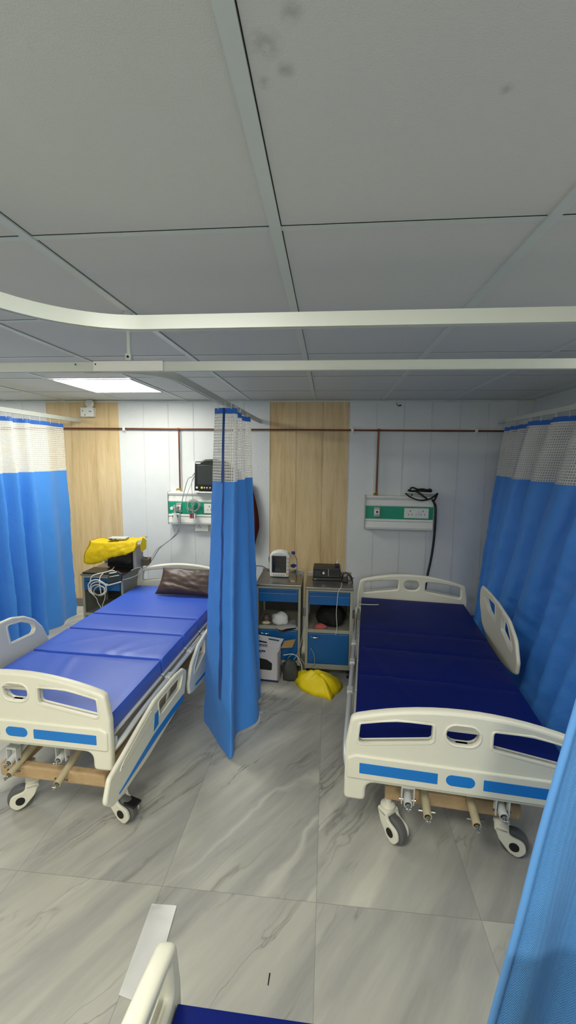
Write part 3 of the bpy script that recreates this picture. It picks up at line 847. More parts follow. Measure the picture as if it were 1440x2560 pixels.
# pillow on the left bed
def pillow():
    bm = NB(); NX, NY = 40, 24; A, Bv = .268, .125
    top, botm = {}, {}
    for i in range(NX+1):
        for j in range(NY+1):
            u, v = i/NX*2-1, j/NY*2-1
            pin = 1-.10*(1-abs(u)**2)*0-.07*(1-u*u)*abs(v)**3
            x = A*u*(1-.06*(1-v*v)*abs(u)**3); y = Bv*v*pin
            t_ = max(0, (1-u**4))**.55*max(0, (1-v**4))**.6*.058
            w = .008*noise.noise(Vector((u*2.2, v*2.6, 3)))+.006*noise.noise(Vector((u*5+v*4, v*3-u*2, 8)))
            edge = (1-u**6)*(1-v**6)
            # folds running out of the lower corner
            f = -.012*math.exp(-((v+.45+.5*(u+.2))/.10)**2)*math.exp(-((u+.1)/.5)**2)-.010*math.exp(-((v+.62+.25*(u-.3))/.08)**2)*math.exp(-((u-.3)/.5)**2)
            top[i, j] = bm.verts.new((x, y, .002+t_+(w+f)*edge))
            botm[i, j] = bm.verts.new((x, y, -.002-t_*.62)) 
    for i in range(NX):
        for j in range(NY):
            bm.faces.new((top[i, j], top[i+1, j], top[i+1, j+1], top[i, j+1])); bm.faces.new((botm[i, j], botm[i, j+1], botm[i+1, j+1], botm[i+1, j]))
    for i in range(NX):
        bm.faces.new((top[i, 0], botm[i, 0], botm[i+1, 0], top[i+1, 0])); bm.faces.new((top[i, NY], top[i+1, NY], botm[i+1, NY], botm[i, NY]))
    for j in range(NY):
        bm.faces.new((top[0, j], top[0, j+1], botm[0, j+1], botm[0, j])); bm.faces.new((top[NX, j], botm[NX, j], botm[NX, j+1], top[NX, j+1]))
    return bm
pl = tag(add('pillow', pillow(), BROWN, None, smooth=True), 'shiny dark brown pillow leaning on the left bed headboard', 'pillow')
a = math.radians(AL); Lv = Vector((math.sin(a), math.cos(a), 0)); Wv = Vector((math.cos(a), -math.sin(a), 0)); OL = Vector((*PLB, 0))
c = OL+Wv*(.142*CAM_SCALE)+Lv*(-.150*CAM_SCALE)+Vector((0, 0, SCALE_RISE+CAM_SCALE*.590))
pl.matrix_world = Matrix.Translation(c) @ Matrix.Rotation(-a, 4, 'Z') @ Matrix.Rotation(math.radians(46), 4, 'X') @ Matrix.Rotation(math.radians(1), 4, 'Y') @ Matrix.Diagonal((CAM_SCALE*1.02, CAM_SCALE*1.02, CAM_SCALE, 1))

# ------------------------------------------------------------------ bedside cabinets
def make_cabinet(x0, x1, y0, label):
    w = x1-x0; root = tag(empty('bedside_cabinet', ((x0+x1)/2, y0, 0)), label, 'bedside cabinet', 'bedside cabinets')
    h = w/2; d = .37; Z = lambda *a: a
    b = NB()
    for sx in (-1, 1):
        xa, xb = (sx*h, sx*(h-.02)); xa, xb = min(xa, xb), max(xa, xb)
        box(b, xa, xb, 0, .02, .075, .70, .002); box(b, xa, xb, d-.02, d, .075, .70, .002)
        xs = sx*(h-.004); box(b, xs-.002, xs+.002, .02, d-.02, .08, .70)
    for (za, zb) in ((.68, .70), (.36, .387), (.075, .115)): box(b, -h+.02, h-.02, .0, .02, za, zb, .002)
    box(b, -h+.006, h-.006, .02, d-.008, .366, .378); box(b, -h+.006, h-.006, .02, d-.008, .085, .095)
    add('cabinet_body', b, CABGREY, root)
    b = NB(); box(b, -h+.02, h-.02, d-.006, d-.002, .08, .70); add('back_panel', b, plain('back_panel_shade', srgb(66, 66, 62), .7), root)  # dark grey puts the shade of the open cabinet into the colour
    b = NB(); box(b, -h-.004, h+.004, -.012, d+.006, .700, .715, .002); box(b, -h-.004, h+.004, d-.004, d+.006, .714, .735, .002); add('steel_top', b, STEEL, root)
    b = NB(); box(b, -h+.022, h-.022, .004, .30, .585, .672); box(b, -h+.022, h-.022, -.010, .006, .582, .650, .003); box(b, -h+.022, h-.022, -.006, .006, .668, .678, .002)
    add('drawer', b, CABBLUE, root)
    dr = NB(); box(dr, -h+.022, h-.022, -.004, .010, .118, .357, .003); dr = add('cabinet_door', dr, CABBLUE, root)
    b = NB(); tube(b, spline([(-h+.045, -.006, .333), (-h+.05, -.022, .333), (-h+.075, -.026, .333), (-h+.10, -.022, .333), (-h+.105, -.006, .333)], 4), .005, 8); add('door_handle', b, CHROME, dr, smooth=True)
    for sx in (-1, 1):
        for yy in (.03, d-.03):
            b = NB(); box(b, sx*(h-.02)-.012, sx*(h-.02)+.012, yy-.012, yy+.012, .055, .078, .003); lathe(b, [(.004, -.009), (.025, -.009), (.0275, 0), (.025, .009), (.004, .009)], (sx*(h-.02), yy, .0275), 18, 'x'); add('caster', b, BLACK, root, ang=35)
    return root
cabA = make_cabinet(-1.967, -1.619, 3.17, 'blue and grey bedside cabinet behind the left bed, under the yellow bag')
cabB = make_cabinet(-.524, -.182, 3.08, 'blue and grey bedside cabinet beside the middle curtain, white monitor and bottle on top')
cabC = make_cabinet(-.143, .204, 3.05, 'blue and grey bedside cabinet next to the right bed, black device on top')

# white vital signs monitor on the cabinet by the curtain
m = tag(empty('vital_signs_monitor', (-.366, 3.26, .7152)), 'small upright white monitor with dark screen on the cabinet by the curtain', 'monitor')
b = NB(); panel_into(b, round_poly([(-.078, .004, .018), (.078, .004, .018), (.080, .175, .02), (.062, .196, .03), (0, .214, .12), (-.062, .196, .03), (-.080, .175, .02)]), [], .10, .010, WZ(.05)); add('casing', b, ABSW, m, ang=35)
b = NB(); box(b, -.060, .054, -.0035, .002, .040, .176, .001); add('screen', b, SCREEN, m)
b = NB()
for i, (x0, x1, z) in enumerate(((-.05, -.03, .160), (-.02, .02, .148), (-.05, -.015, .134), (-.05, -.03, .116))): box(b, x0, x1, -.0042, -.003, z, z+.003)
box(b, -.035, .008, -.0042, -.003, .052, .082); add('readout', b, plain('faint_readout', srgb(52, 58, 66), .3), m)
b = NB()
for x in (-.045, -.025, -.005, .015, .035): lathe(b, [(.0001, -.0035), (.006, -.0035), (.007, .002)], (x, 0, .020), 10, 'y')
add('button', b, SILVER, m, ang=35)
b = NB(); lathe(b, [(.0001, -.006), (.011, -.006), (.013, .002)], (.064, 0, .030), 14, 'y')
for z in (.06, .09, .12, .15): box(b, .060, .074, -.003, .002, z, z+.012, .001)
add('side_button', b, plain('button_salmon', srgb(222, 176, 150), .5), m, ang=35)
# water bottle
wbt = tag(empty('water_bottle', (-.252, 3.185, .7152)), 'clear plastic water bottle with purple cap beside the white monitor', 'bottle')
b = NB(); lathe(b, [(.0001, .003), (.026, 0), (.033, .006), (.034, .02), (.032, .05), (.034, .085), (.034, .15), (.031, .172), (.020, .196), (.0125, .206), (.0125, .222)], (0, 0, 0), 28); add('bottle_body', b, CLEAR, wbt, smooth=True)
b = NB(); lathe(b, [(.0145, .212), (.015, .216), (.0145, .232), (.0001, .233)], (0, 0, 0), 20); add('cap', b, PURPLE, wbt, ang=35)
b = NB(); n = 18; A = []
for i in range(n):
    a_ = -PI/2-.55+1.6*i/(n-1); t_ = i/(n-1); hh = .013*math.sin(PI*min(1, t_*1.15))**.8+.003
    A.append((b.verts.new((.0347*math.cos(a_), .0347*math.sin(a_), .128-hh)), b.verts.new((.0347*math.cos(a_), .0347*math.sin(a_), .128+hh))))
for p, q in zip(A, A[1:]): b.faces.new((p[0], q[0], q[1], p[1]))
add('label_print', b, PRINTB, wbt, smooth=True)
# black device on the right-hand cabinet
dv = tag(empty('suction_unit', (.015, 3.26, .7152)), 'low black boxy device on the cabinet next to the right bed', 'medical device')
b = NB(); box(b, -.115, .115, -.04, .13, .0, .022, .004); box(b, -.112, .100, -.03, .12, .020, .098, .006); add('casing', b, BLACK, dv)
b = NB(); box(b, -.100, -.058, -.0335, -.028, .042, .075, .001); add('panel', b, plain('panel_dark_grey', srgb(52, 54, 54), .5), dv)
b = NB(); lathe(b, [(.0001, -.012), (.010, -.011), (.013, -.004), (.013, .002)], (-.03, -.03, .062), 18, 'y'); add('knob', b, CHROME, dv, ang=35)
b = NB(); box(b, .004, .008, -.032, -.028, .035, .09); box(b, -.105, -.085, -.041, -.038, .008, .012); add('trim_line', b, SILVER, dv)
ad = tag(empty('power_adapter', (.088, 3.29, .8137)), 'small black plug adapter standing on top of the black device', 'adapter')
b = NB(); box(b, -.016, .016, -.014, .014, -.001, .024, .003); add('adapter_body', b, BLACK, ad)
b = NB(); cyl(b, (0, 0, .022), (0, 0, .036), .006, .004); tube(b, spline([(0, 0, .034), (.004, .004, .05), (.018, .02, .054), (.035, .04, .044), (.042, .06, .0), (.045, .075, -.08)], 5), .0028, 8); add('white_lead', b, WCABLE, ad, smooth=True)
tb = tag(empty('power_brick', (.150, 3.22, .7152)), 'black power brick with tangled black leads at the cabinet corner', 'adapter')
b = NB(); box(b, -.028, .022, -.03, .04, 0, .028, .005); add('brick', b, BLACK, tb)
b = NB()
tube(b, spline([(-.02, .03, .02), (-.01, .03, .055), (.02, .02, .06), (.05, -.02, .02), (.056, -.05, -.02), (.06, -.03, -.20), (.055, .0, -.45), (.06, .05, -.58)], 6), .004, 8)
tube(b, spline([(.01, .03, .02), (.03, .04, .045), (.055, .03, .02), (.06, -.01, -.05), (.063, .02, -.25)], 6), .004, 8)
tube(b, spline([(.0, -.02, .02), (.035, -.05, .02), (.05, -.03, .035), (.065, .0, .03)], 6), .0035, 8)
add('lead', b, BLACKC, tb, smooth=True)
# white lead hanging in front of the right-hand cabinet, drawn from its top
def cable(name, label, pts, r, mat, cat='cable', sub=7, group='thin cables'):
    P = spline(pts, sub); b = NB(); tube(b, P, r, 8); o = add(name, b, mat, None, smooth=True); tag(o, label, cat, group); return o
cable('thin_cable', 'thin white cable hanging down the front of the cabinet with the black device', [(.125, 3.19, .716), (.118, 3.06, .722), (.095, 3.034, .69), (.088, 3.032, .60), (.085, 3.033, .52), (.092, 3.03, .42), (.085, 3.034, .36), (.09, 3.06, .385)], .0022, WCABLE)
cable('thin_cable', 'white cable dropping through the gap between the two middle cabinets', [(-.20, 3.30, .735), (-.165, 3.22, .74), (-.152, 3.14, .70), (-.150, 3.10, .60), (-.158, 3.07, .40), (-.175, 3.055, .27), (-.20, 3.045, .19), (-.24, 3.035, .12)], .0035, GCABLE)
cable('thin_cable', 'looped white cable on the floor between the cabinets, ending at the yellow sack', [(-.30, 3.02, .12), (-.24, 3.02, .19), (-.18, 3.02, .17), (-.12, 3.02, .10), (-.07, 3.025, .13), (-.075, 3.03, .20), (-.10, 3.032, .25)], .0028, GCABLE)
cable('thin_cable', 'white cable curving from the tan card flap to the yellow sack', [(-.30, 2.99, .20), (-.22, 3.0, .205), (-.17, 3.0, .14), (-.155, 3.0, .03)], .0028, WCABLE)
cable('thin_cable', 'black cable running from the curtain to the white monitor', [(-.62, 3.42, .72), (-.58, 3.36, .775), (-.51, 3.32, .785), (-.455, 3.29, .76), (-.444, 3.30, .745)], .0035, BLACKC)
cable('thin_cable', 'short black loop behind the left edge of the white monitor', [(-.439, 3.34, .80), (-.456, 3.34, .82), (-.459, 3.34, .86), (-.442, 3.34, .885), (-.429, 3.34, .88)], .0035, BLACKC)
# contents of the open shelves
def lump(name, mat, c, s, label, cat, seed=0, amp=.35, n=16, smooth=True, parent=None, flat=True):
    b = NB(); bmesh.ops.create_icosphere(b, subdivisions=3, radius=1)
    for v in b.verts:
        k = 1+amp*noise.noise(v.co*1.6+Vector((seed, 0, 0)))+amp*.4*noise.noise(v.co*4+Vector((0, seed, 0)))
        v.co = Vector((v.co.x*s[0]*k, v.co.y*s[1]*k, v.co.z*s[2]*k))
    if flat:
        for v in b.verts: v.co.z = max(v.co.z, -s[2]*.8)
        zmin = min(v.co.z for v in b.verts)
        for v in b.verts: v.co.z -= zmin
    bmesh.ops.translate(b, vec=(0, 0, 0), verts=b.verts)
    o = add(name, b, mat, parent, smooth=smooth); o.location = c
    if parent is None: tag(o, label, cat)
    return o
lump('wadding_pack', TISSUE, (-.345, 3.13, .3875), (.068, .05, .05), 'crumpled white wadding pack on the open shelf of the cabinet by the curtain', 'cotton pack', 3, .28)
# a folded white sheet draped over the shelf edge
b = NB(); G = []
for i in range(13):
    row = []
    for j in range(8):
        u, v = i/12, j/7; y = 3.20-.145*v; z = .3885
        x = -.38+.15*u+.02*v
        if v > .85: y = 3.062; z = .3885-.05*(v-.7)/.3*(1-abs(u-.25)*1.1)
        z += .006*noise.noise(Vector((u*4, v*4, 2)))+.004
        row.append(b.verts.new((x, y, z)))
    G.append(row)
for i in range(12):
    for j in range(7): b.faces.new((G[i][j], G[i+1][j], G[i+1][j+1], G[i][j+1]))
bmesh.ops.solidify(b, geom=b.faces[:], thickness=.003)
tag(add('folded_sheet', b, TISSUE, None, smooth=True), 'white sheet corner hanging over the shelf edge under the wadding pack', 'sheet')
lump('small_packet', plain('packet_mauve', srgb(96, 78, 78), .6), (-.455, 3.17, .3782), (.03, .03, .035), 'small dark mauve packet at the left end of the open shelf', 'packet', 8)
lump('paper_scrap', plain('paper_cream', srgb(186, 180, 150), .7), (-.45, 3.115, .3875), (.035, .02, .012), 'flat cream packet lying in front on the open shelf by the curtain', 'packet', 12)
lump('carry_bag', plain('black_cloth', srgb(10, 10, 11), .85), (.05, 3.19, .3782), (.105, .10, .085), 'black bag slumped on the open shelf of the cabinet next to the right bed', 'bag', 5, .3)
lump('pink_cloth', PINK, (-.035, 3.09, .3782), (.045, .028, .022), 'folded pink cloth tucked in front of the black bag', 'cloth', 15)

# printed carton on the floor behind the curtain, flap open
bx = tag(empty('cardboard_carton', (-.42, 2.955, 0), math.radians(-5)), 'white printed carton with open flap standing on the floor beside the curtain', 'box')
b = NB(); box(b, -.15, .088, 0, .012, 0, .27); box(b, .076, .088, 0, .10, 0, .24); box(b, -.15, -.138, 0, .10, 0, .27); box(b, -.15, .088, .088, .10, 0, .26); box(b, -.15, .088, .0, .10, 0, .008)
add('carton_body', b, CARD, bx)
b = NB(); panel_into(b, [Vector(p) for p in ((-.15, .27), (.088, .27), (.125, .345), (-.15, .365))], [], .004, .0005, Matrix.Translation((0, .006, 0)) @ WZ(0)); fl = add('top_flap', b, CARD, bx)
b = NB(); panel_into(b, [Vector(p) for p in ((-.15, .315), (0, .302), (0, .311), (-.15, .331))], [], .002, .0003, WZ(.0025)); add('printed_bar', b, BLACK, fl)
b = NB(); panel_into(b, [Vector(p) for p in ((.012, .331), (.09, .324), (.092, .334), (.012, .342))], [], .002, .0003, WZ(.0025)); add('printed_bar', b, PRINTT, fl)
def squiggle(b, x0, x1, z, h, y):
    x = x0; i = 0
    while x < x1:
        w = .006+.008*random.random(); hh = h*(.6+.4*random.random())
        box(b, x, min(x+w, x1), y-.001, y, z, z+hh); x += w+.0022; i += 1
b = NB(); squiggle(b, -.14, .005, .283, .010, .0038); squiggle(b, -.13, .004, .274, .006, .0038); add('printed_line', b, PRINTB, fl)
b = NB(); squiggle(b, -.14, -.01, .232, .016, 0); add('printed_line', b, PRINTB, bx)
b = NB(); squiggle(b, -.14, -.04, .222, .005, 0); add('printed_line', b, PRINTB, bx)
b = NB(); panel_into(b, round_poly([(-.15, .095, .0), (.038, .095, .01), (.040, .15, .01), (.0, .175, .03), (-.10, .19, .02), (-.15, .188, 0)]), [], .002, .0003, WZ(-.0008)); add('printed_picture', b, OLIVE, bx)
b = NB(); box(b, -.15, .088, -.0015, 0, .004, .018); add('printed_line', b, PRINTB, bx)
b = NB(); panel_into(b, [Vector(p) for p in ((0, 0), (.085, .012), (.105, .075), (.02, .055))], [], .003, .0005, Matrix.Translation((.095, .05, .25)) @ Matrix.Rotation(math.radians(-35), 4, 'X') @ WZ(0)); add('inner_flap', b, CARDT, bx)['label'] = 'tan inner flap'
lump('plastic_bag', plain('bag_grey', srgb(62, 64, 60), .6), (-.255, 3.0, 0), (.06, .04, .09), 'grey plastic bag crumpled on the floor between the carton and the yellow sack', 'bag', 21, .35)

# yellow sack on the floor
def sack(name, outline, hgt, mat, loc, seed, label):
    b = NB(); P = spline([(x, y, 0) for x, y in outline], 5, True); n = len(P); c = sum(P, Vector())/n; rings = []
    for r in range(9):
        t_ = r/8; ring = []
        for i, p in enumerate(P):
            q = c.lerp(p, 1-t_*.96); z = hgt*(1-(1-t_)**2.2)
            z += (.016*noise.noise(Vector((q.x*12+seed, q.y*12, 0)))+.010*noise.noise(Vector((q.x*30, q.y*30+seed, 3))))*min(1, t_*3+.15)
            fold = math.exp(-(((q.x-c.x)*.75+(q.y-c.y)*.66)/.010)**2)
            z -= .014*fold*min(1, t_*3)
            ring.append(b.verts.new((q.x, q.y, max(z, .001 if r else 0))))
        rings.append(ring)
    for A, B_ in zip(rings, rings[1:]):
        for i in range(n): b.faces.new((A[i], A[(i+1) % n], B_[(i+1) % n], B_[i]))
    b.faces.new(rings[-1]); b.faces.new(rings[0][::-1])
    o = add(name, b, mat, None, smooth=True); o.location = loc; return tag(o, label, 'bag')
sack('rubbish_sack', [(-.235, 3.05), (-.20, 3.075), (-.10, 3.06), (.03, 3.045), (.12, 3.03), (.150, 2.96), (.125, 2.88), (.09, 2.83), (.06, 2.765), (.01, 2.79), (-.08, 2.82), (-.155, 2.88), (-.195, 2.95)], .112, YELLOW, (-.005, -.004, 0), 4, 'yellow plastic sack slumped on the floor in front of the cabinets')
# small scraps on the floor, and an added strip for reflected light
def flat_piece(name, pts, mat, label, cat, th=.0015, wav=.003, sub=1, seed=0):
    b = NB(); P = [Vector((x, y, 0)) for x, y in pts]; G = []
    for i in range(9):
        row = []
        for j in range(17):
            u, v = i/8, j/16
            p = (P[0].lerp(P[1], u)).lerp(P[3].lerp(P[2], u), v); p.z = .001+wav*(.5+.5*noise.noise(Vector((p.x*40+seed, p.y*40, 0))))
            row.append(b.verts.new(p))
        G.append(row)
    for i in range(8):
        for j in range(16): b.faces.new((G[i][j], G[i+1][j], G[i+1][j+1], G[i][j+1]))
    bmesh.ops.solidify(b, geom=b.faces[:], thickness=th)
    return tag(add(name, b, mat, None, smooth=True), label, cat)
b = NB(); G = []  # added white strip, stands for the ceiling light reflected in the floor
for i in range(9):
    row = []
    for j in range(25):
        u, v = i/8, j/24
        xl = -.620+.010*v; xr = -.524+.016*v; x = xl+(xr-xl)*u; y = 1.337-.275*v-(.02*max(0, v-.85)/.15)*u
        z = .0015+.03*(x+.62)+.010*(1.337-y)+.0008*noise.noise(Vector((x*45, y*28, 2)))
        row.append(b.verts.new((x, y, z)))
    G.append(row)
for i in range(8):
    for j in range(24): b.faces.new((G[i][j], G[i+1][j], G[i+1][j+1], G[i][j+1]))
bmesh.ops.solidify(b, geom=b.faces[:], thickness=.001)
tag(add('floor_reflection_strip', b, plain('reflection_white', srgb(250, 250, 248), .2, var=.005, Specular_IOR_Level=.6), None, ang=25), 'bright white strip standing in for the ceiling light reflection on the floor', 'sheet')
flat_piece('paper_scrap', [(-.425, 2.585), (-.375, 2.575), (-.40, 2.545), (-.43, 2.545)], PAPER, 'tiny white paper scrap on the floor at the right foot of the middle curtain', 'paper', wav=.002, seed=3)
flat_piece('lint_sliver', [(-.153, 1.168), (-.149, 1.168), (-.151, 1.135), (-.154, 1.135)], DARK, 'tiny dark sliver on the floor near the bottom edge of the photo', 'debris', wav=.001)

# ------------------------------------------------------------------ left cabinet top: monitor under a yellow bag, cuff and leads
mA = tag(empty('patient_monitor', (-1.70, 3.34, .7152), math.radians(-8)), 'dark screened monitor with silver side under the yellow bag on the left cabinet', 'monitor')
b = NB(); box(b, -.15, .10, 0, .10, .01, .20, .006); box(b, -.13, .09, .0, .10, 0, .012); add('casing', b, BLACK, mA)
b = NB(); box(b, .098, .130, -.004, .104, .004, .203, .006); add('side_casing', b, SILVER, mA)
b = NB(); box(b, -.13, .085, -.004, .001, .03, .18, .001); add('screen', b, SCREEN, mA)
# yellow bag draped over it
b = NB(); G = []; NX, NY = 28, 18
for i in range(NX+1):
    row = []
    for j in range(NY+1):
        u, v = i/NX, j/NY
        x = -1.955+.425*u
        # v: 0 at the back, goes over the top and hangs down the front
        ztop = .955-.006*math.sin(u*5)+.012*u
        drop = .165*(1-.62*u**1.6)+.012*math.sin(u*9)
        if v < .45: y = 3.46-.17*(v/.45); z = ztop
        else:
            t_ = (v-.45)/.55; y = 3.29-.045*math.sin(t_*PI/2)-.02*t_; z = ztop-drop*t_**1.05
        w = .010*noise.noise(Vector((u*6, v*6, 1)))+.007*noise.noise(Vector((u*14+v*6, v*10-u*5, 5)))
        y -= abs(w)*1.3; z += w*.8
        row.append(b.verts.new((x+.018*noise.noise(Vector((v*3, u*2, 9)))-(.02*v if u < .1 else 0), y, z)))
    G.append(row)
for i in range(NX):
    for j in range(NY): b.faces.new((G[i][j], G[i+1][j], G[i+1][j+1], G[i][j+1]))
bmesh.ops.solidify(b, geom=b.faces[:], thickness=.002)
yb = tag(add('yellow_bag', b, YELLOW, None, smooth=True), 'yellow plastic bag draped over the monitor on the left cabinet', 'bag')
b = NB(); panel_into(b, [Vector(p) for p in ((0, 0), (.04, .03), (.045, .10), (.012, .13), (-.01, .06))], [], .006, .002, Matrix.Translation((-1.53, 3.33, .865)) @ Matrix.Rotation(math.radians(40), 4, 'Z') @ WZ(0)); add('hanging_corner', b, YELLOW, yb)
pk = tag(empty('printed_packet', (-1.765, 3.345, .9685), math.radians(4)), 'silver printed packet lying on top of the yellow bag', 'packet')
b = NB(); box(b, -.045, .10, -.035, .06, 0, .014, .003); add('packet_body', b, plain('packet_silver', srgb(188, 190, 186), .4, .3), pk)
b = NB(); box(b, -.03, -.005, -.0362, -.034, .003, .012); box(b, .01, .03, -.0362, -.034, .004, .010); add('printed_mark', b, DARK, pk)
# black tray / cloth over the cabinet top edge
b = NB(); box(b, -1.955, -1.60, 3.16, 3.33, .7155, .728, .004)
tag(add('black_tray', b, BLACK, None), 'flat black tray on the left cabinet in front of the monitor', 'tray')
bb = tag(empty('brown_box', (-1.553, 3.44, .7356), math.radians(12)), 'small brown box behind the silver edge of the left cabinet monitor', 'box')
b = NB(); box(b, -.07, .04, -.05, .07, 0, .05, .004); add('box_body', b, BROWNBOX, bb)
b = NB(); tube(b, spline([(-.07, -.02, .052), (-.03, -.02, .075), (.005, -.01, .062), (.02, 0, .053)], 5), .004, 8); add('strap', b, BLACKC, bb, smooth=True)
# cuff hanging over the front edge
cf = tag(empty('pressure_cuff', (-1.672, 3.135, .70)), 'dark blood pressure cuff with white edges hanging over the left cabinet front', 'cuff')
b = NB(); panel_into(b, round_poly([(-.055, -.012, .015), (-.045, -.05, .01), (.065, -.02, .01), (.062, .035, .02), (.02, .058, .02), (-.04, .045, .02)]), [], .022, .008, Matrix.Rotation(math.radians(-18), 4, 'X') @ WZ(0)); add('cuff_body', b, CUFF, cf, ang=35)
b = NB(); tube(b, spline([(-.055, -.020, -.045), (-.045, -.022, -.056), (.0, -.024, -.044), (.066, -.022, -.024)], 5), .005, 8); tube(b, [(-.035, -.012, .008), (.01, -.012, .018), (.045, -.010, .024)], .003, 8); tube(b, spline([(-.04, .002, .034), (-.02, .0, .038), (.02, .004, .046)], 4), .0045, 8); add('white_edge', b, WCABLE, cf, smooth=True)
def loop(cx, cy, cz, rx, rz, n=28, tilt=.0, wob=.0, seed=0):
    return [(cx+rx*math.cos(2*PI*i/n)*(1+wob*noise.noise(Vector((i*.3, seed, 0)))), cy+tilt*math.sin(2*PI*i/n)+.004*math.sin(i), cz+rz*math.sin(2*PI*i/n)) for i in range(n)]
wc = tag(empty('monitor_leads', (-1.80, 3.13, .62)), 'coiled white monitor leads hanging down the front of the left cabinet', 'cable')
b = NB(); O = Vector((-1.80, 3.13, .62))
for (rx, rz, dx, dz, sd) in ((.075, .062, -.01, .0, 1), (.068, .055, .0, -.008, 2), (.055, .042, -.005, -.02, 3)):
    tube(b, loop(dx, -.012, dz, rx, rz, wob=.12, seed=sd), .0042, 8, True)
tube(b, spline([(-.07, -.01, .03), (-.05, -.0, .09), (.03, .03, .112), (.09, .06, .122), (.13, .03, .11), (.14, .0, .08)], 6), .0042, 8)
tube(b, spline([(.02, -.01, -.05), (.01, -.006, .05), (.02, .02, .10), (.055, .10, .115), (.06, .14, .13)], 6), .0042, 8)
tube(b, spline([(.14, .02, .085), (.17, .10, .09), (.23, .20, .115), (.255, .22, .10), (.24, .18, .06), (.19, .05, .055), (.14, .01, .075)], 6), .0042, 8)
tube(b, spline([(-.06, -.01, -.05), (-.02, -.01, -.09), (-.01, -.006, -.13), (.015, -.004, -.175), (.02, .0, -.20)], 6), .003, 8)
tube(b, spline([(.055, -.01, -.04), (.05, -.01, -.09), (.03, -.01, -.14), (.02, -.005, -.20)], 6), .003, 8)
add('lead', b, WCABLE, wc, smooth=True)
b = NB(); tube(b, loop(.01, -.004, -.03, .05, .035, tilt=.01, wob=.2, seed=7), .006, 8, True); add('clear_tube', b, GCABLE, wc, smooth=True)

# ------------------------------------------------------------------ wall consoles
def make_console(x0, label):
    W = .655; root = tag(empty('bed_head_console', (x0+W/2, D, 1.13)), label, 'wall console', 'bed head consoles'); h = W/2; dz = -1.13
    zt, zb = 1.297, .965
    def prof(pts, mat, nm, parent=root, xa=-h, xb=h):
        b = NB(); A = [b.verts.new((xa, -y, z+dz)) for y, z in pts]; B_ = [b.verts.new((xb, -y, z+dz)) for y, z in pts]; n = len(pts)
        for i in range(n): b.faces.new((A[i], A[(i+1) % n], B_[(i+1) % n], B_[i]))
        b.faces.new(A); b.faces.new(B_[::-1]); return add(nm, b, mat, parent)
    prof([(.0, zt), (.090, zt), (.093, zt-.012), (.086, zt-.03), (.078, zt-.04), (.082, zt-.075), (.086, 1.205), (.082, 1.198), (.082, 1.068), (.088, 1.063), (.090, 1.052), (.082, 1.042), (.092, zb+.02), (.086, zb), (0, zb)], ABSW, 'trunking')
    prof([(.080, 1.196), (.084, 1.196), (.084, 1.070), (.080, 1.070)], GREEN, 'green_strip')
    for sx in (-1, 1):
        b = NB(); panel_into(b, round_poly([(-.0, zb+dz-.004, .004), (-.094, zb+dz-.004, .01), (-.096, zt+dz+.004, .01), (0, zt+dz+.004, .004)]), [], .006, .001, LZ(sx*(h+.003))); add('end_cap', b, SILVER, root)
    sp = NB(); box(sp, .05, .285, -.094, -.083, 1.083+dz, 1.183+dz, .004); sp = add('socket_plate', sp, ABSW, root)
    b = NB()
    for cx in (.107, .228):
        box(b, cx-.004, cx+.004, -.0955, -.093, 1.147+dz, 1.163+dz); 
        for s in (-1, 1): box(b, cx+s*.016-.003, cx+s*.016+.003, -.0955, -.093, 1.114+dz, 1.128+dz)
    add('socket_hole', b, plain('socket_dark', srgb(110, 108, 106), .6), sp)
    b = NB()
    for cx in (.155, .178): box(b, cx-.009, cx+.009, -.101, -.092, 1.112+dz, 1.156+dz, .003)
    add('rocker_switch', b, ABSW, sp)
    ot = NB(); box(ot, -.245, -.185, -.096, -.083, 1.092+dz, 1.186+dz, .003); ot = add('gas_outlet', ot, SILVER, root)
    b = NB(); box(b, -.241, -.189, -.104, -.095, 1.115+dz, 1.165+dz, .004); ow = add('outlet_face', b, ABSW, ot)
    b = NB(); lathe(b, [(.0001, -.1085), (.010, -.1085), (.011, -.103)], (-.215, 0, 1.140+dz), 16, 'y'); add('outlet_port', b, BLACK, ow, ang=35)
    return root
conR = make_console(.378, 'white and green bed head console on the wall above the right bed')
conL = make_console(-1.637, 'white and green bed head console above the left bed, dark monitor on top')
# small socket box under the left console
sb = tag(empty('socket_box', (-1.300, D-.0005, .925)), 'small white socket box on the wall just under the left console', 'socket')
b = NB(); box(b, -.07, .07, -.05, 0, -.038, .032, .006); add('box_body', b, ABSW, sb)
b = NB()
for x in (-.035, -.012): cyl(b, (x, -.051, .008), (x, -.049, .008), .005, n=10)
cyl(b, (-.024, -.051, .02), (-.024, -.049, .02), .005, n=10); add('socket_hole', b, plain('socket_dark', srgb(110, 108, 106), .6), sb)
# oxygen flowmeter plugged into the left console
fm = tag(empty('oxygen_flowmeter', (-1.545, D-.113, 1.14)), 'clear oxygen flowmeter with humidifier jar plugged into the left console', 'flowmeter')
b = NB(); cyl(b, (.015, .02, 0), (.0, -.03, 0), .015); cyl(b, (-.005, -.03, -.055), (-.005, -.03, .03), .011); cyl(b, (-.005, -.03, 0), (-.035, -.035, -.002), .010); add('valve_body', b, SILVER, fm, ang=35)
b = NB(); lathe(b, [(.0001, -.06), (.016, -.058), (.018, -.045), (.016, -.035)], (-.028, 0, -.003), 16, 'y'); add('valve_knob', b, ABSW, fm, ang=35)
b = NB(); cyl(b, (-.008, -.03, .028), (-.008, -.03, .115), .010); cyl(b, (-.008, -.03, .113), (-.008, -.03, .122), .012); add('flow_tube', b, CLEAR, fm, ang=35)
b = NB(); cyl(b, (-.005, -.03, -.075), (-.005, -.03, -.055), .030); box(b, -.035, .045, -.04, -.02, -.068, -.056, .004); add('jar_lid', b, ABSW, fm, ang=35)
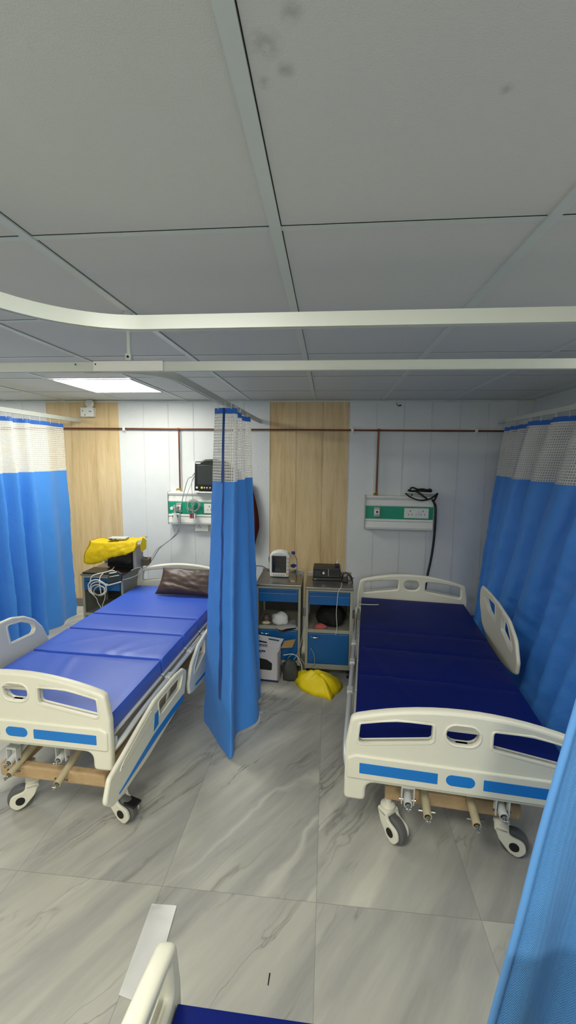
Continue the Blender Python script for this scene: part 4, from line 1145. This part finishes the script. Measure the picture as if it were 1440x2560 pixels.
b = NB(); lathe(b, [(.0001, -.168), (.02, -.166), (.026, -.155), (.027, -.075)], (-.005, -.03, 0), 20); add('humidifier_jar', b, CLEAR, fm, smooth=True)
cable('oxygen_tube', 'pale tube running from the flowmeter jar down the wall behind the cabinet', [(-1.55, 4.176, .976), (-1.52, 4.18, .93), (-1.53, 4.19, .88), (-1.58, 4.20, .83), (-1.66, 4.20, .77), (-1.74, 4.20, .70), (-1.80, 4.18, .60), (-1.86, 4.12, .50), (-1.90, 4.05, .30), (-1.92, 3.95, .10), (-1.93, 3.88, .006), (-1.95, 3.75, .006)], .005, GCABLE, 'tube')
# dark patient monitor on the console
pm = tag(empty('patient_monitor', (-1.165, 4.21, 1.2972)), 'black patient monitor standing on the left wall console, partly behind the curtain', 'monitor')
b = NB(); box(b, -.15, .15, -.05, .09, .0, .016, .004); lathe(b, [(.008, 0), (.02, 0)], (-.13, -.04, -.002), 10); add('stand', b, ABSW, pm)
b = NB(); panel_into(b, round_poly([(-.175, .022, .02), (.175, .022, .02), (.180, .305, .02), (.04, .342, .03), (-.06, .338, .03), (-.10, .318, .02), (-.165, .316, .02)]), [], .09, .012, WZ(.0)); add('casing', b, BLACK, pm, ang=35)
b = NB(); panel_into(b, round_poly([(-.186, .018, .02), (-.168, .018, .01), (-.16, .316, .01), (-.178, .316, .02)]), [], .12, .006, WZ(.02)); add('side_casing', b, ABSW, pm, ang=35)
b = NB(); box(b, -.140, .145, -.0475, -.043, .085, .28, .001); add('screen', b, plain('screen_grey', srgb(58, 62, 62), .15), pm)
b = NB(); box(b, -.155, -.105, -.047, -.044, .294, .304); add('name_tag', b, ABSW, pm)
for i, (x, mt) in enumerate(((-.145, WCABLE), (-.095, YELLOW), (-.068, WCABLE), (-.042, WCABLE), (-.010, WCABLE))):
    b = NB(); r = .011 if i < 2 else .007; lathe(b, [(.0001, -.050), (r, -.049), (r, -.043)], (x, 0, .055), 14, 'y'); add('button', b, mt, pm, ang=35)
# its leads
ml = tag(empty('monitor_leads', (-1.36, 4.2, 1.17)), 'grey coil of patient leads with clips hanging on the left wall console', 'cable')
b = NB()
for r, s in ((.068, 1), (.062, 2), (.057, 3)): tube(b, loop(.005, -.015-.004*s, -.005, r, r*.95, wob=.05, seed=s), .0045, 8, True)
tube(b, spline([(.04, .02, .30), (-.005, .0, .27), (-.012, -.01, .18), (.0, -.02, .07), (.01, -.025, .0), (-.01, -.025, -.04), (.012, -.025, -.06)], 6), .003, 8)
for i in range(5): tube(b, spline([(.0, -.025, .05), (-.02+.01*i, -.03, .01), (.012-.008*i, -.03, -.03), (-.02+.01*i, -.025, -.09)], 6), .0022, 6)
add('lead', b, GCABLE, ml, smooth=True)
for x, mt in ((-.028, REDCLIP), (-.012, BLACK), (.004, REDCLIP), (.018, ABSW), (.030, GCABLE)):
    b = NB(); box(b, x-.005, x+.005, -.032, -.020, -.135, -.085, .003); add('clip', b, mt, ml)
cable('thin_cable', 'grey lead hanging in a long curve from the black monitor to the left bed head', [(-1.335, 4.17, 1.50), (-1.36, 4.16, 1.46), (-1.40, 4.15, 1.43), (-1.455, 4.16, 1.26), (-1.49, 4.17, 1.10), (-1.50, 4.18, .97), (-1.56, 4.19, .86), (-1.64, 4.18, .78), (-1.72, 4.1, .72), (-1.70, 3.9, .67), (-1.62, 3.6, .715), (-1.60, 3.45, .76)], .0038, GCABLE)
cable('thin_cable', 'thinner grey lead looping from the black monitor past the green strip', [(-1.335, 4.17, 1.47), (-1.37, 4.16, 1.38), (-1.42, 4.16, 1.26), (-1.43, 4.17, 1.16), (-1.40, 4.17, 1.08)], .0025, GCABLE)
# things lying on the right console
mk = tag(empty('breathing_mask_tray', (.905, D-.07, 1.2985)), 'white dish shaped holder wrapped in black straps on the right console', 'holder')
b = NB(); NXX, NYY = 20, 8; top = {}
for i in range(NXX+1):
    for j in range(NYY+1):
        u, v = i/NXX*2-1, j/NYY
        x = .145*u; a_ = v*PI; depth = .075*(1-u*u)**.7+.004; y = .01-depth*math.sin(a_)*.6; z = .036-.062*(1-abs(u)**1.8)*math.sin(a_/1)*(.9 if v > 0 else 1)*min(1, v*1.3)
        top[i, j] = b.verts.new((x, y, z))
for i in range(NXX):
    for j in range(NYY): b.faces.new((top[i, j], top[i+1, j], top[i+1, j+1], top[i, j+1]))
bmesh.ops.solidify(b, geom=b.faces[:], thickness=.006); add('dish', b, ABSW, mk, smooth=True)
b = NB(); box(b, -.14, .14, -.028, .03, .030, .042, .004); add('rim', b, ABSW, mk)
b = NB(); cyl(b, (-.09, -.052, .018), (-.09, -.040, .018), .008, n=12); add('hole', b, DARK, mk)
b = NB()
tube(b, spline([(-.145, -.02, .03), (-.11, -.055, .0), (-.04, -.075, -.028), (.03, -.075, -.028), (.10, -.06, -.005), (.155, -.03, .035)], 6), .0065, 8, flat=1.6)
tube(b, spline([(-.06, -.03, .055), (-.02, -.06, .035), (.02, -.07, .005), (.05, -.072, -.015)], 6), .008, 8, flat=1.8)
tube(b, spline([(.155, -.03, .038), (.14, -.045, .0), (.115, -.05, -.045), (.10, -.06, -.02)], 5), .0065, 8, flat=1.6)
tube(b, spline([(-.12, .0, .06), (-.08, -.01, .05), (-.02, 0, .058), (.04, -.01, .055), (.10, .0, .05)], 6), .011, 8, flat=1.6)
tube(b, spline([(-.10, .0, .055), (-.095, -.005, .08), (-.07, -.005, .085), (-.03, -.01, .07), (.02, 0, .072), (.06, -.005, .066), (.09, -.01, .072), (.105, -.01, .055)], 6), .008, 8, flat=1.6)
add('strap', b, BLACKC, mk, smooth=True)
cable('black_hose', 'black hose hanging from the right console down behind the headboard', [(1.035, 4.245, 1.25), (1.044, 4.20, 1.20), (1.046, 4.19, 1.10), (1.048, 4.20, .95), (1.040, 4.20, .80), (1.022, 4.19, .66), (.995, 4.17, .52), (.97, 4.16, .30), (.95, 4.12, .08), (.93, 4.05, .013), (.90, 3.95, .013)], .012, BLACKC, 'hose')

# ------------------------------------------------------------------ gas pipe, lamp, hanging things on the wall
gp = tag(empty('gas_pipe', (-.5, D-.03, 1.938)), 'long copper gas pipe along the back wall with a drop to each console', 'pipe')
G0 = Vector((.5, -(D-.03), -1.938))
b = NB(); cyl(b, (-5.1, D-.03, 1.943), (1.92, D-.03, 1.934), .0085, n=14); bmesh.ops.translate(b, vec=G0, verts=b.verts); add('main_pipe', b, COPPER, gp, ang=40)
for x, zt in ((.486, 1.30), (-1.53, 1.31)):
    b = NB(); cyl(b, (x, D-.03, 1.938), (x, D-.03, zt+.02), .0075, n=14); cyl(b, (x-.014, D-.03, 1.938), (x+.014, D-.03, 1.938), .0115, n=14); bmesh.ops.translate(b, vec=G0, verts=b.verts); add('drop_pipe', b, COPPER, gp, ang=40)
    b = NB(); cyl(b, (x, D-.03, zt), (x, D-.03, zt+.026), .014, n=6); cyl(b, (x, D-.035, zt+.012), (x-.03, D-.05, zt+.014), .009, n=12); cyl(b, (x-.03, D-.05, zt+.014), (x-.03, D-.05, zt+.0), .007, n=12); bmesh.ops.translate(b, vec=G0, verts=b.verts); add('brass_fitting', b, BRASS, gp, ang=40)
for x in (-4.0, -2.113, .23, 1.408):
    b = NB(); box(b, x-.013, x+.013, D-.044, D-.001, 1.918, 1.956, .004); box(b, x-.010, x+.010, D-.012, D-.001, 1.90, 1.972, .003); bmesh.ops.translate(b, vec=G0, verts=b.verts); add('pipe_clip', b, ABSW, gp)
b = NB(); box(b, .452, .476, D-.018, D, 1.29, 1.925, .002); tag(add('cable_trunking', b, PWHITE, None), 'narrow white cable duct beside the copper drop above the right console', 'duct')
el = tag(empty('emergency_lamp', (-2.493, D, 2.105)), 'white emergency lamp box with round lamp head high on the oak panel', 'emergency light')
b = NB(); box(b, -.07, .07, -.06, 0, -.047, .047, .006); add('lamp_box', b, ABSW, el)
b = NB(); lathe(b, [(.0001, -.085), (.03, -.083), (.042, -.07), (.044, -.055), (.03, -.03), (.012, -.01)], (.035, 0, .085), 24, 'y'); hd = add('lamp_head', b, ABSW, el, ang=35)
b = NB(); lathe(b, [(.0001, -.088), (.032, -.0865), (.034, -.08)], (.035, 0, .085), 20, 'y'); add('lens', b, plain('lens_grey', srgb(200, 204, 204), .15), hd, ang=35)
b = NB(); cyl(b, (.035, -.03, .04), (.035, -.035, .06), .012, n=12); add('swivel', b, ABSW, el)
b = NB(); lathe(b, [(.0001, -.066), (.016, -.065), (.02, -.058)], (-.02, 0, -.008), 16, 'y'); add('knob', b, ABSW, el, ang=35)
b = NB()
for (x, z) in ((-.045, .012), (-.02, -.03), (.03, .008), (.045, .004)): cyl(b, (x, -.0615, z), (x, -.059, z), .006, n=8)
add_each('indicator', b, plain('indicator_grey', srgb(96, 98, 96), .5), el)
hk = tag(empty('wire_stub', (.672, D, 2.176)), 'small dark red wire end sticking out of the wall near the ceiling', 'wire')
b = NB(); tube(b, spline([(.012, 0, .0), (.006, -.012, -.002), (-.006, -.016, -.006), (-.018, -.014, .006), (-.028, -.012, .028)], 5), .0025, 8)
add('wire', b, BLACKC, hk, smooth=True); b = NB(); bmesh.ops.create_icosphere(b, subdivisions=2, radius=.011)
for v in b.verts: v.co = Vector((v.co.x*1.2+.012, v.co.y*.6-.008, v.co.z*.7+.002))
add('red_end', b, plain('wire_red', srgb(70, 18, 24), .5), hk, smooth=True)
# maroon bag hanging behind the curtain
b = NB(); NX, NY = 16, 26; T_, Bk = {}, {}
for i in range(NX+1):
    for j in range(NY+1):
        u, v = i/NX*2-1, j/NY
        wd = .05+.095*math.sin(min(1, v*1.15)*PI*.62)*(1-.45*max(0, v-.7)/.3)
        th = .05*math.sqrt(max(0, 1-u*u))*math.sin(PI*min(.999, max(.02, v)))**.5
        z = 1.42-.68*v; fold = .008*noise.noise(Vector((u*3, v*4, 2)))
        T_[i, j] = b.verts.new((-.835+wd*u, D-.062-th+fold, z)); Bk[i, j] = b.verts.new((-.835+wd*u, D-.060+th*.8, z))
for i in range(NX):
    for j in range(NY): b.faces.new((T_[i, j], T_[i+1, j], T_[i+1, j+1], T_[i, j+1])); b.faces.new((Bk[i, j], Bk[i, j+1], Bk[i+1, j+1], Bk[i+1, j]))
for j in range(NY): b.faces.new((T_[0, j], T_[0, j+1], Bk[0, j+1], Bk[0, j])); b.faces.new((T_[NX, j], Bk[NX, j], Bk[NX, j+1], T_[NX, j+1]))
for i in range(NX): b.faces.new((T_[i, 0], Bk[i, 0], Bk[i+1, 0], T_[i+1, 0])); b.faces.new((T_[i, NY], T_[i+1, NY], Bk[i+1, NY], Bk[i, NY]))
tag(add('hanging_bag', b, MAROON, None, smooth=True), 'dark maroon bag hanging on the wall half behind the middle curtain', 'bag')
# thin white tube lying over the edge of the right bed
tz = .4972
def RW(w, l, z):
    a_ = math.radians(AR); return (PR[0]+w*math.cos(a_)+l*math.sin(a_), PR[1]-w*math.sin(a_)+l*math.cos(a_), z)
cable('thin_tube', 'thin white tube lying across the head corner of the right bed mattress', [(.205, 3.34, .62), (.212, 3.30, .54), RW(-.49, -.20, .492), RW(-.44, -.205, tz), RW(-.36, -.20, tz), RW(-.30, -.19, tz), RW(-.275, -.185, tz+.002)], .0035, WCABLE, 'tube')

# ------------------------------------------------------------------ light, camera
def area(name, x, y, power, size=.6, col=(1, .975, .88)):
    l = bpy.data.lights.new(name, 'AREA'); l.shape = 'SQUARE'; l.size = size; l.energy = power; l.color = col
    o = bpy.data.objects.new(name, l); COL.objects.link(o); o.location = (x, y, ZC-.012); return o
# the room's other ceiling panels, on the same grid, behind and to the left of the viewer; the last two are added fills
gx = lambda k: GX0+GP*(k+.5); gy = lambda k: GY0+GP*(k+.5)
area('ceiling_or_fill_lamp', gx(-1), gy(-2), 19)
area('ceiling_or_fill_lamp', gx(-4), gy(-2), 14)
area('ceiling_or_fill_lamp', gx(0), gy(-6), 60)
area('ceiling_or_fill_lamp', gx(-6), gy(3), 15)  # added fill, brightens the far ceiling and the left curtain
area('ceiling_or_fill_lamp', gx(2), gy(0), 5)  # added fill, lifts the right back wall and right curtains
w = bpy.data.worlds.new('world'); sc.world = w; w.use_nodes = True
w.node_tree.nodes['Background'].inputs[0].default_value = (.8, .9, 1, 1); w.node_tree.nodes['Background'].inputs[1].default_value = .02

cam = bpy.data.cameras.new('camera'); co = bpy.data.objects.new('camera', cam); COL.objects.link(co)
ya, pi_, ro = (math.radians(v) for v in (5.3082, 7.3504, .6364))
d = Vector((-math.sin(ya)*math.cos(pi_), math.cos(ya)*math.cos(pi_), -math.sin(pi_)))
r = Vector((math.cos(ya), math.sin(ya), 0)); u = r.cross(d)
r2 = r*math.cos(ro)+u*math.sin(ro); u2 = -r*math.sin(ro)+u*math.cos(ro)
M = Matrix((r2, u2, -d)).transposed().to_4x4(); M.translation = Vector((0, 0, 1.665))
co.matrix_world = M
cam.sensor_fit = 'VERTICAL'; cam.sensor_height = 36; cam.lens = 1060.9*36/2560; cam.clip_start = .05; cam.clip_end = 50
sc.camera = co
vs = sc.view_settings; vs.view_transform = 'Standard'; vs.look = 'None'; vs.gamma = 1; vs.exposure = 0.68; vs.use_curve_mapping = False
sc.cycles.use_denoising = True
sc.cycles.max_bounces = 10; sc.cycles.diffuse_bounces = 6; sc.cycles.transparent_max_bounces = 16
sc.cycles.sample_clamp_indirect = 6
